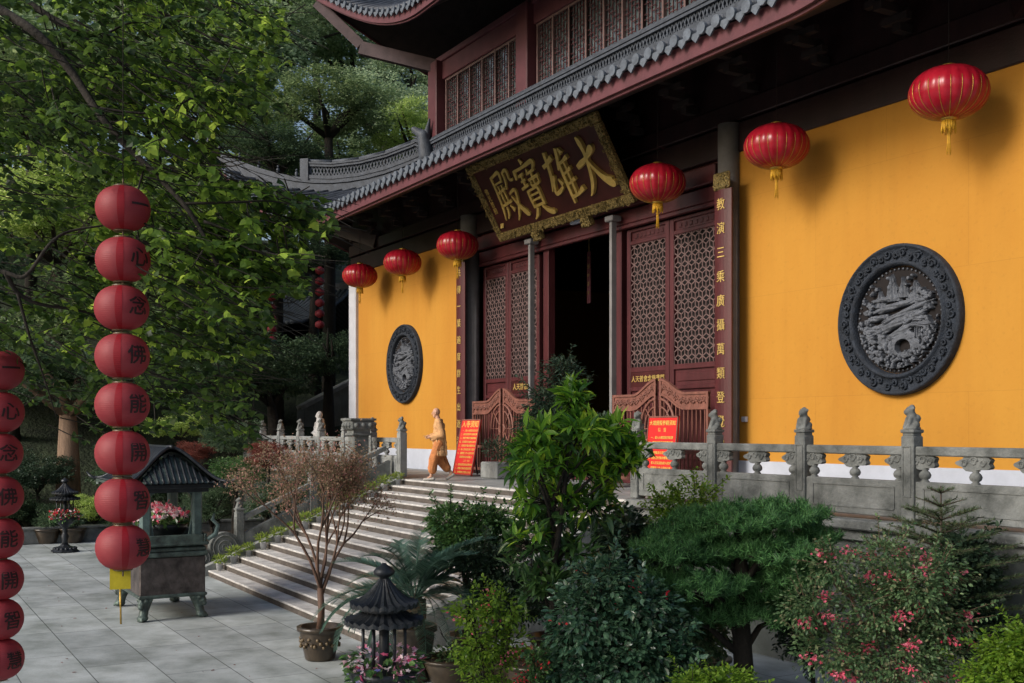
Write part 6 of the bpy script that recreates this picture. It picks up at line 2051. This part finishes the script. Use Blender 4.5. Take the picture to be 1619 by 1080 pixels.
for (px, Z, y, r, ry, mt, lab, bk) in (
    (90, 44, 340, 150, 110, 'bg_light', 'brightest sunlit tree seen through the left canopy', 'bark'),
    (250, 48, 150, 190, 130, 'bg_mid', 'high tree behind the top left canopy', 'bark_dk'),
    (50, 46, 140, 190, 120, 'bg_mid', 'dark tree in the top left corner behind the canopy', 'bark_dk'),
    (330, 42, 370, 120, 120, 'bg_mid', 'mid-green tree left of the roof corner behind the canopy', 'bark_dk'),
    (200, 40, 480, 150, 110, 'bg_mid', 'dark tree behind the complete lantern string', 'bark_dk'),
    (20, 38, 560, 150, 120, 'bg_mid', 'dark tree at the left edge behind the cut lantern string', 'bark_dk'),
    (-160, 38, 420, 170, 190, 'bg_dark', 'dark tree just outside the left edge', 'bark_dk'),
    (330, 37, 560, 110, 90, 'bg_dark', 'dark tree between the lantern string and the garden pavilion', 'bark_dk'),
    (430, 41, 590, 100, 75, 'bg_dark', 'shadowy tree below the garden pavilion roof', 'bark_dk'),
    (500, 47, 400, 90, 50, 'bg_dark', 'dark tree over the garden pavilion', 'bark_dk'),
    (520, 43, 560, 60, 60, 'bg_dark', 'shadowy tree close to the pale corner post of the hall', 'bark_dk')):
    tree('forest_tree', lab, px, Z, y, r, ry, mt, bark=bk, trad=.28, v=int(px) % 4, group=W2)
tree('forest_tree', 'big tree whose pale brown trunk stands behind the far pagoda lamp', 108, 34, 600, 120, 80, 'bg_dark', bark='bark_pale', trad=.42, v=2, group=W2)
S = 'shrubs round the court'
for (px, Z, y, r, ry, mt, lab) in (
    (285, 33.5, 672, 60, 34, 'bg_light', 'bright yellow-green shrub lit by the sun behind the incense burner'),
    (305, 31.5, 715, 36, 30, 'red_bush', 'russet shrub right behind the incense burner roof'),
    (370, 31, 690, 55, 45, 'bg_dark', 'blue-green shrub right of the russet one'),
    (375, 29, 745, 58, 42, 'glossy', 'dense glossy shrub left of the reddish potted tree'),
    (335, 29.6, 800, 50, 48, 'bg_dark', 'dark shrub right of the incense burner posts'),
    (430, 28.6, 790, 52, 56, 'bg_dark', 'dark shrub behind the reddish potted tree'),
    (425, 28.3, 722, 40, 34, 'red_bush', 'russet bush left of the balustrade lion posts'),
    (500, 28.2, 760, 52, 48, 'bg_dark', 'dark shrub under the far balustrade'),
    (220, 33, 760, 70, 60, 'bg_dark', 'dark shrub behind the lower paper lanterns'),
    (150, 32.3, 805, 40, 34, 'bg_light', 'light green shrub between far pagoda lamp and lantern string'),
    (60, 33, 745, 60, 50, 'podo', 'blue-green spreading shrub left of the far pagoda lamp'),
    (20, 33, 800, 60, 44, 'bg_dark', 'dark hedge shrub at the left edge of the court'),
    (200, 32.5, 825, 50, 26, 'bg_dark', 'low dark shrub behind the burner legs'),
    (85, 32.6, 815, 34, 34, 'bg_dark', 'dark potted-height shrub just behind the far pagoda lamp'),
    (-60, 33, 760, 90, 80, 'bg_dark', 'dark shrub just outside the left edge')):
    tree('shrub', lab, px, Z, y, r, ry, mt, trad=.07, v=int(px + y) % 4, cat='shrub', group=S, z_base=.0)
for (px, Z, lab) in ((185, 31.4, 'dark round planter beside the far pagoda lamp'), (75, 31.2, 'low dark planter left of the far pagoda lamp')):
    b = G(px - (70 if px > 100 else 0) + 0, Z); pp = empty('planter', b, label=lab, cat='planter'); pot_parts(pp, .36, .42); leafball(pp, 'foliage', 'bg_dark', 300, (0, 0, .6), (.4, .4, .25), .09)
# low edging wall along the back of the court
ew = empty('edging_wall', (-33.6, 2, 0), label='low dark stone edging wall along the back of the court', cat='wall')
mb = MB(); mb.box((0, 0, .2), (.3, 30, .4), bev=.02); mb.box((-.0, 0, .43), (.42, 30, .07), bev=.015); mb.build('wall_body', M['stone'], ew)

# garden pavilion in the shade left of the hall
gp = empty('garden_pavilion', G(455, 52, 4.0), R(20), label='small shaded pavilion with grey tiled roof beyond the left end of the hall', cat='pavilion')
mb = MB(); mb.box((0, 0, 1.0), (6.6, 4, 3.4)); mb.build('wall', M['plaster_dk'], gp)
mb = MB(); tb_ = MB()
for s in (-1, 1):
    for k in range(8):
        t0, t1 = k / 8, (k + 1) / 8
        f = lambda t: (s * 3.6 * t * .95, 5.5 - 2.3 * t ** .8 + .5 * t ** 4)
        for (xa, xb) in ((-4.6, 4.6),):
            y0, z0 = f(t0); y1, z1 = f(t1)
            mb.add([(xa, y0, z0), (xb, y0, z0), (xb, y1, z1), (xa, y1, z1)], [(0, 1, 2, 3)])
    for i in range(30):
        x = -4.5 + 9 * i / 29; tb_.tube([(x, *[a for a in f(j / 6)][:1], f(j / 6)[1] + .05) for j in range(7)], .09, 6)
r_ = mb.build('roof', M['tile'], gp); tb_.build('tile_rows', M['tile_end'], r_)
mb = MB(); mb.box((0, 0, 5.6), (9.2, .3, .4), bev=.05); mb.build('ridge', M['ridge'], gp)
for (px, py, n, lab) in ((430, 470, 5, 'string of tiny red lanterns at the left of the shaded pavilion roof'), (506, 428, 6, 'string of tiny red lanterns at the right of the shaded pavilion roof')):
    t = P(px, py, 43); sl = empty('lantern_string', t, label=lab, cat='lantern string')
    mb = MB()
    for k in range(n): mb.lathe([(.05, -.16), (.17, -.08), (.19, 0), (.17, .08), (.05, .16)], (0, 0, -.42 * k), 12)
    mb.build('lanterns', M['paper'], sl); mb = MB(); mb.tube([(0, 0, .0), (0, 0, 2.2)], .01, 4); mb.tube([(0, 0, -.4 * n), (0, 0, 0)], .01, 4); mb.build('cord', M['black'], sl)
# sloping garden stair wall
gw = empty('sloping_wall', G(510, 46, 2.0), label='sloping pale-coped garden wall rising towards the hall corner', cat='wall')
a = P(470, 648, 44) - gw.location; b = P(585, 588, 46) - gw.location
mb = MB(); mb.add([a, b, b - Vector((0, 0, 6)), a - Vector((0, 0, 6)), a + Vector((-.3, .3, 0)), b + Vector((-.3, .3, 0)), b + Vector((-.3, .3, -6)), a + Vector((-.3, .3, -6))], [(0, 1, 2, 3), (7, 6, 5, 4), (0, 4, 5, 1), (1, 5, 6, 2), (2, 6, 7, 3), (3, 7, 4, 0)]); mb.build('wall_body', M['stonewall'], gw)
mb = MB(); mb.bar(a + Vector((-.15, .15, .08)), b + Vector((-.15, .15, .08)), .5, .16); mb.build('coping', M['stone_light'], gw)

# ================================================================ FOREGROUND CANOPY TREE
base = G(-620, 9.0)
ct = empty('canopy_tree', base, label='large near tree whose leafy boughs hang across the upper left', cat='tree')
mb = MB()


def pix(px, py, Z): return P(px, py, Z) - base


mb.tube([(0, 0, -.1), (.1, .1, 1.5), (.2, .2, 3.2), (.1, .3, 5.0), (.0, .4, 7.2)], [.34, .29, .26, .22, .14], 12)
LB = [
    ([(-560, 60, 9.1), (-300, -60, 9.0), (-120, -60, 8.9), (0, 15, 8.8), (60, 55, 8.7), (110, 110, 8.7), (150, 170, 8.6), (185, 215, 8.6), (230, 260, 8.6), (290, 322, 8.5), (322, 372, 8.5), (345, 425, 8.4)], .050),
    ([(-300, -60, 9.0), (-100, -70, 9.3), (30, -5, 9.4), (100, 40, 9.4), (155, 62, 9.4), (200, 108, 9.4), (240, 145, 9.4), (272, 200, 9.3), (330, 240, 9.3)], .036),
    ([(155, 62, 9.4), (200, 38, 9.5), (235, 36, 9.5)], .014),
    ([(-100, -70, 9.3), (120, -50, 10), (240, 12, 10.2), (300, 42, 10.3), (350, 68, 10.3), (395, 82, 10.4)], .022),
    ([(150, 170, 8.6), (250, 178, 8.7), (330, 140, 8.9), (390, 110, 9.0)], .012),
    ([(290, 322, 8.5), (370, 320, 8.6), (430, 318, 8.7), (490, 330, 8.8)], .013),
    ([(322, 350, 8.5), (380, 372, 8.6), (430, 400, 8.7), (460, 450, 8.8)], .012),
    ([(-560, 300, 9.1), (-250, 400, 8.6), (-60, 415, 8.4), (9, 431, 8.4), (41, 436, 8.4), (79, 386, 8.4), (110, 366, 8.5), (163, 357, 8.6)], .026),
    ([(9, 431, 8.4), (28, 462, 8.5), (63, 481, 8.6), (138, 494, 8.8), (176, 522, 9.0), (240, 545, 9.1)], .020),
    ([(28, 462, 8.5), (47, 531, 8.6), (69, 594, 8.8), (90, 660, 9.0)], .014),
    ([(230, 260, 8.6), (215, 330, 8.6), (230, 420, 8.6), (262, 500, 8.7)], .009),
    ([(335, 240, 9.3), (400, 255, 9.3), (450, 280, 9.4)], .010),
    ([(340, 380, 8.5), (345, 440, 8.5), (318, 490, 8.6)], .009),
    ([(-250, 400, 8.6), (-120, 560, 8.6), (-40, 640, 8.8)], .02),
]
for pts, r in LB:
    c = catmull([tuple(pix(*p)) for p in pts], 4); n = len(c)
    mb.tube(c, [r * (1 - .72 * i / (n - 1)) for i in range(n)], 7)
rg = random.Random(21)
# leafy sprays: short twigs carrying alternate leaves in flat layers
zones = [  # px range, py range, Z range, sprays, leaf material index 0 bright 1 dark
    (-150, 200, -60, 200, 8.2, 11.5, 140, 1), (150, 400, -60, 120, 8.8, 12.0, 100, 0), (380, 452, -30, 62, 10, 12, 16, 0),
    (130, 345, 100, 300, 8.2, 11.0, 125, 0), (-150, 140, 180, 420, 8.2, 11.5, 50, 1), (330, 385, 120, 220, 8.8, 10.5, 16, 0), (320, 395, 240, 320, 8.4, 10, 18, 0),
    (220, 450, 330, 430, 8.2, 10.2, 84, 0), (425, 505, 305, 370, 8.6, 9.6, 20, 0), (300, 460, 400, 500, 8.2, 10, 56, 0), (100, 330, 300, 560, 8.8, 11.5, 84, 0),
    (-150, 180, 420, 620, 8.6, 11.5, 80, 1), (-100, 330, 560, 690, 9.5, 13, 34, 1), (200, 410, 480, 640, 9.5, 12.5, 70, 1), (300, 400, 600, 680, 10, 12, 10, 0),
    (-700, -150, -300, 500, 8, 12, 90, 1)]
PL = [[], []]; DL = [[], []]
for (x0, x1, y0, y1, z0, z1, n, mi) in zones:
    for k in range(n):
        px, py, Z = rg.uniform(x0, x1), rg.uniform(y0, y1), rg.uniform(z0, z1)
        if 480 < py and px > 415: continue
        p = pix(px, py, Z)
        a = rg.gauss(.3, .9); d = (RIGHT * math.cos(a) + FWD * math.sin(a) * 1.0 + Vector((0, 0, rg.uniform(-.5, .15)))).normalized()
        L = rg.uniform(.35, .7); path = [p + d * L * t / 4 + Vector((0, 0, -.05 * (t / 4) ** 2)) for t in range(5)]
        mb.tube([path[0] - d * .25 + Vector((0, 0, .06))] + path, [.006, .005, .0045, .004, .003, .002], 4, caps=False)
        sd_ = d.cross(Vector((0, 0, 1))).normalized()
        m = int(L / .030)
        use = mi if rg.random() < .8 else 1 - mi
        for j in range(m):
            b = path[0].lerp(path[-1], j / m) + Vector((rg.gauss(0, .02), rg.gauss(0, .02), rg.gauss(0, .025)))
            s = 1 if j % 2 else -1
            wv = base + b; dz_ = wv - EYE; zc = dz_.dot(FWD); qx = 810 + 1744 * dz_.dot(RIGHT) / zc; qy = 678 - 1744 * dz_.z / zc
            lim = 450 if qy < 190 else (334 if qy < 285 else (520 if qy < 372 else (482 if qy < 470 else (425 if qy < 560 else 400))))
            if qx > lim + rg.gauss(0, 9): continue
            PL[use].append(tuple(b)); DL[use].append(tuple(sd_ * s + d * rg.uniform(.1, 1.1) + Vector((0, 0, rg.uniform(-.9, .1)))))
mb.build('trunk_and_boughs', M['bark_dk'], ct)
leaf_obj('foliage', PL[0], DL[0], .090 * RNG.uniform(.6, 1.2, len(PL[0])), T_MAPLE, LF['canopy'], ct, .5)
leaf_obj('shade_toned_foliage', PL[1], DL[1], .090 * RNG.uniform(.6, 1.2, len(PL[1])), T_MAPLE, LF['canopy_dark'], ct, .35)

# dry leaves and crumbs blown about the court
n = 260
x = RNG.uniform(-34, -8, n); y = RNG.uniform(-2, 9, n) ; keep = ~((y > 6.2) & (x > -24.6))
ps = np.stack([x[keep], y[keep], np.full(keep.sum(), .006)], 1); dd = rand_dirs(len(ps)); dd[:, 2] = .06
tag(leaf_obj('leaf_litter', ps, dd, .06 * RNG.uniform(.4, 1.2, len(ps)), T_OVAL, LF['red_bush'], None, .15), 'dry fallen leaves scattered over the court paving', 'leaf litter', kind='stuff')
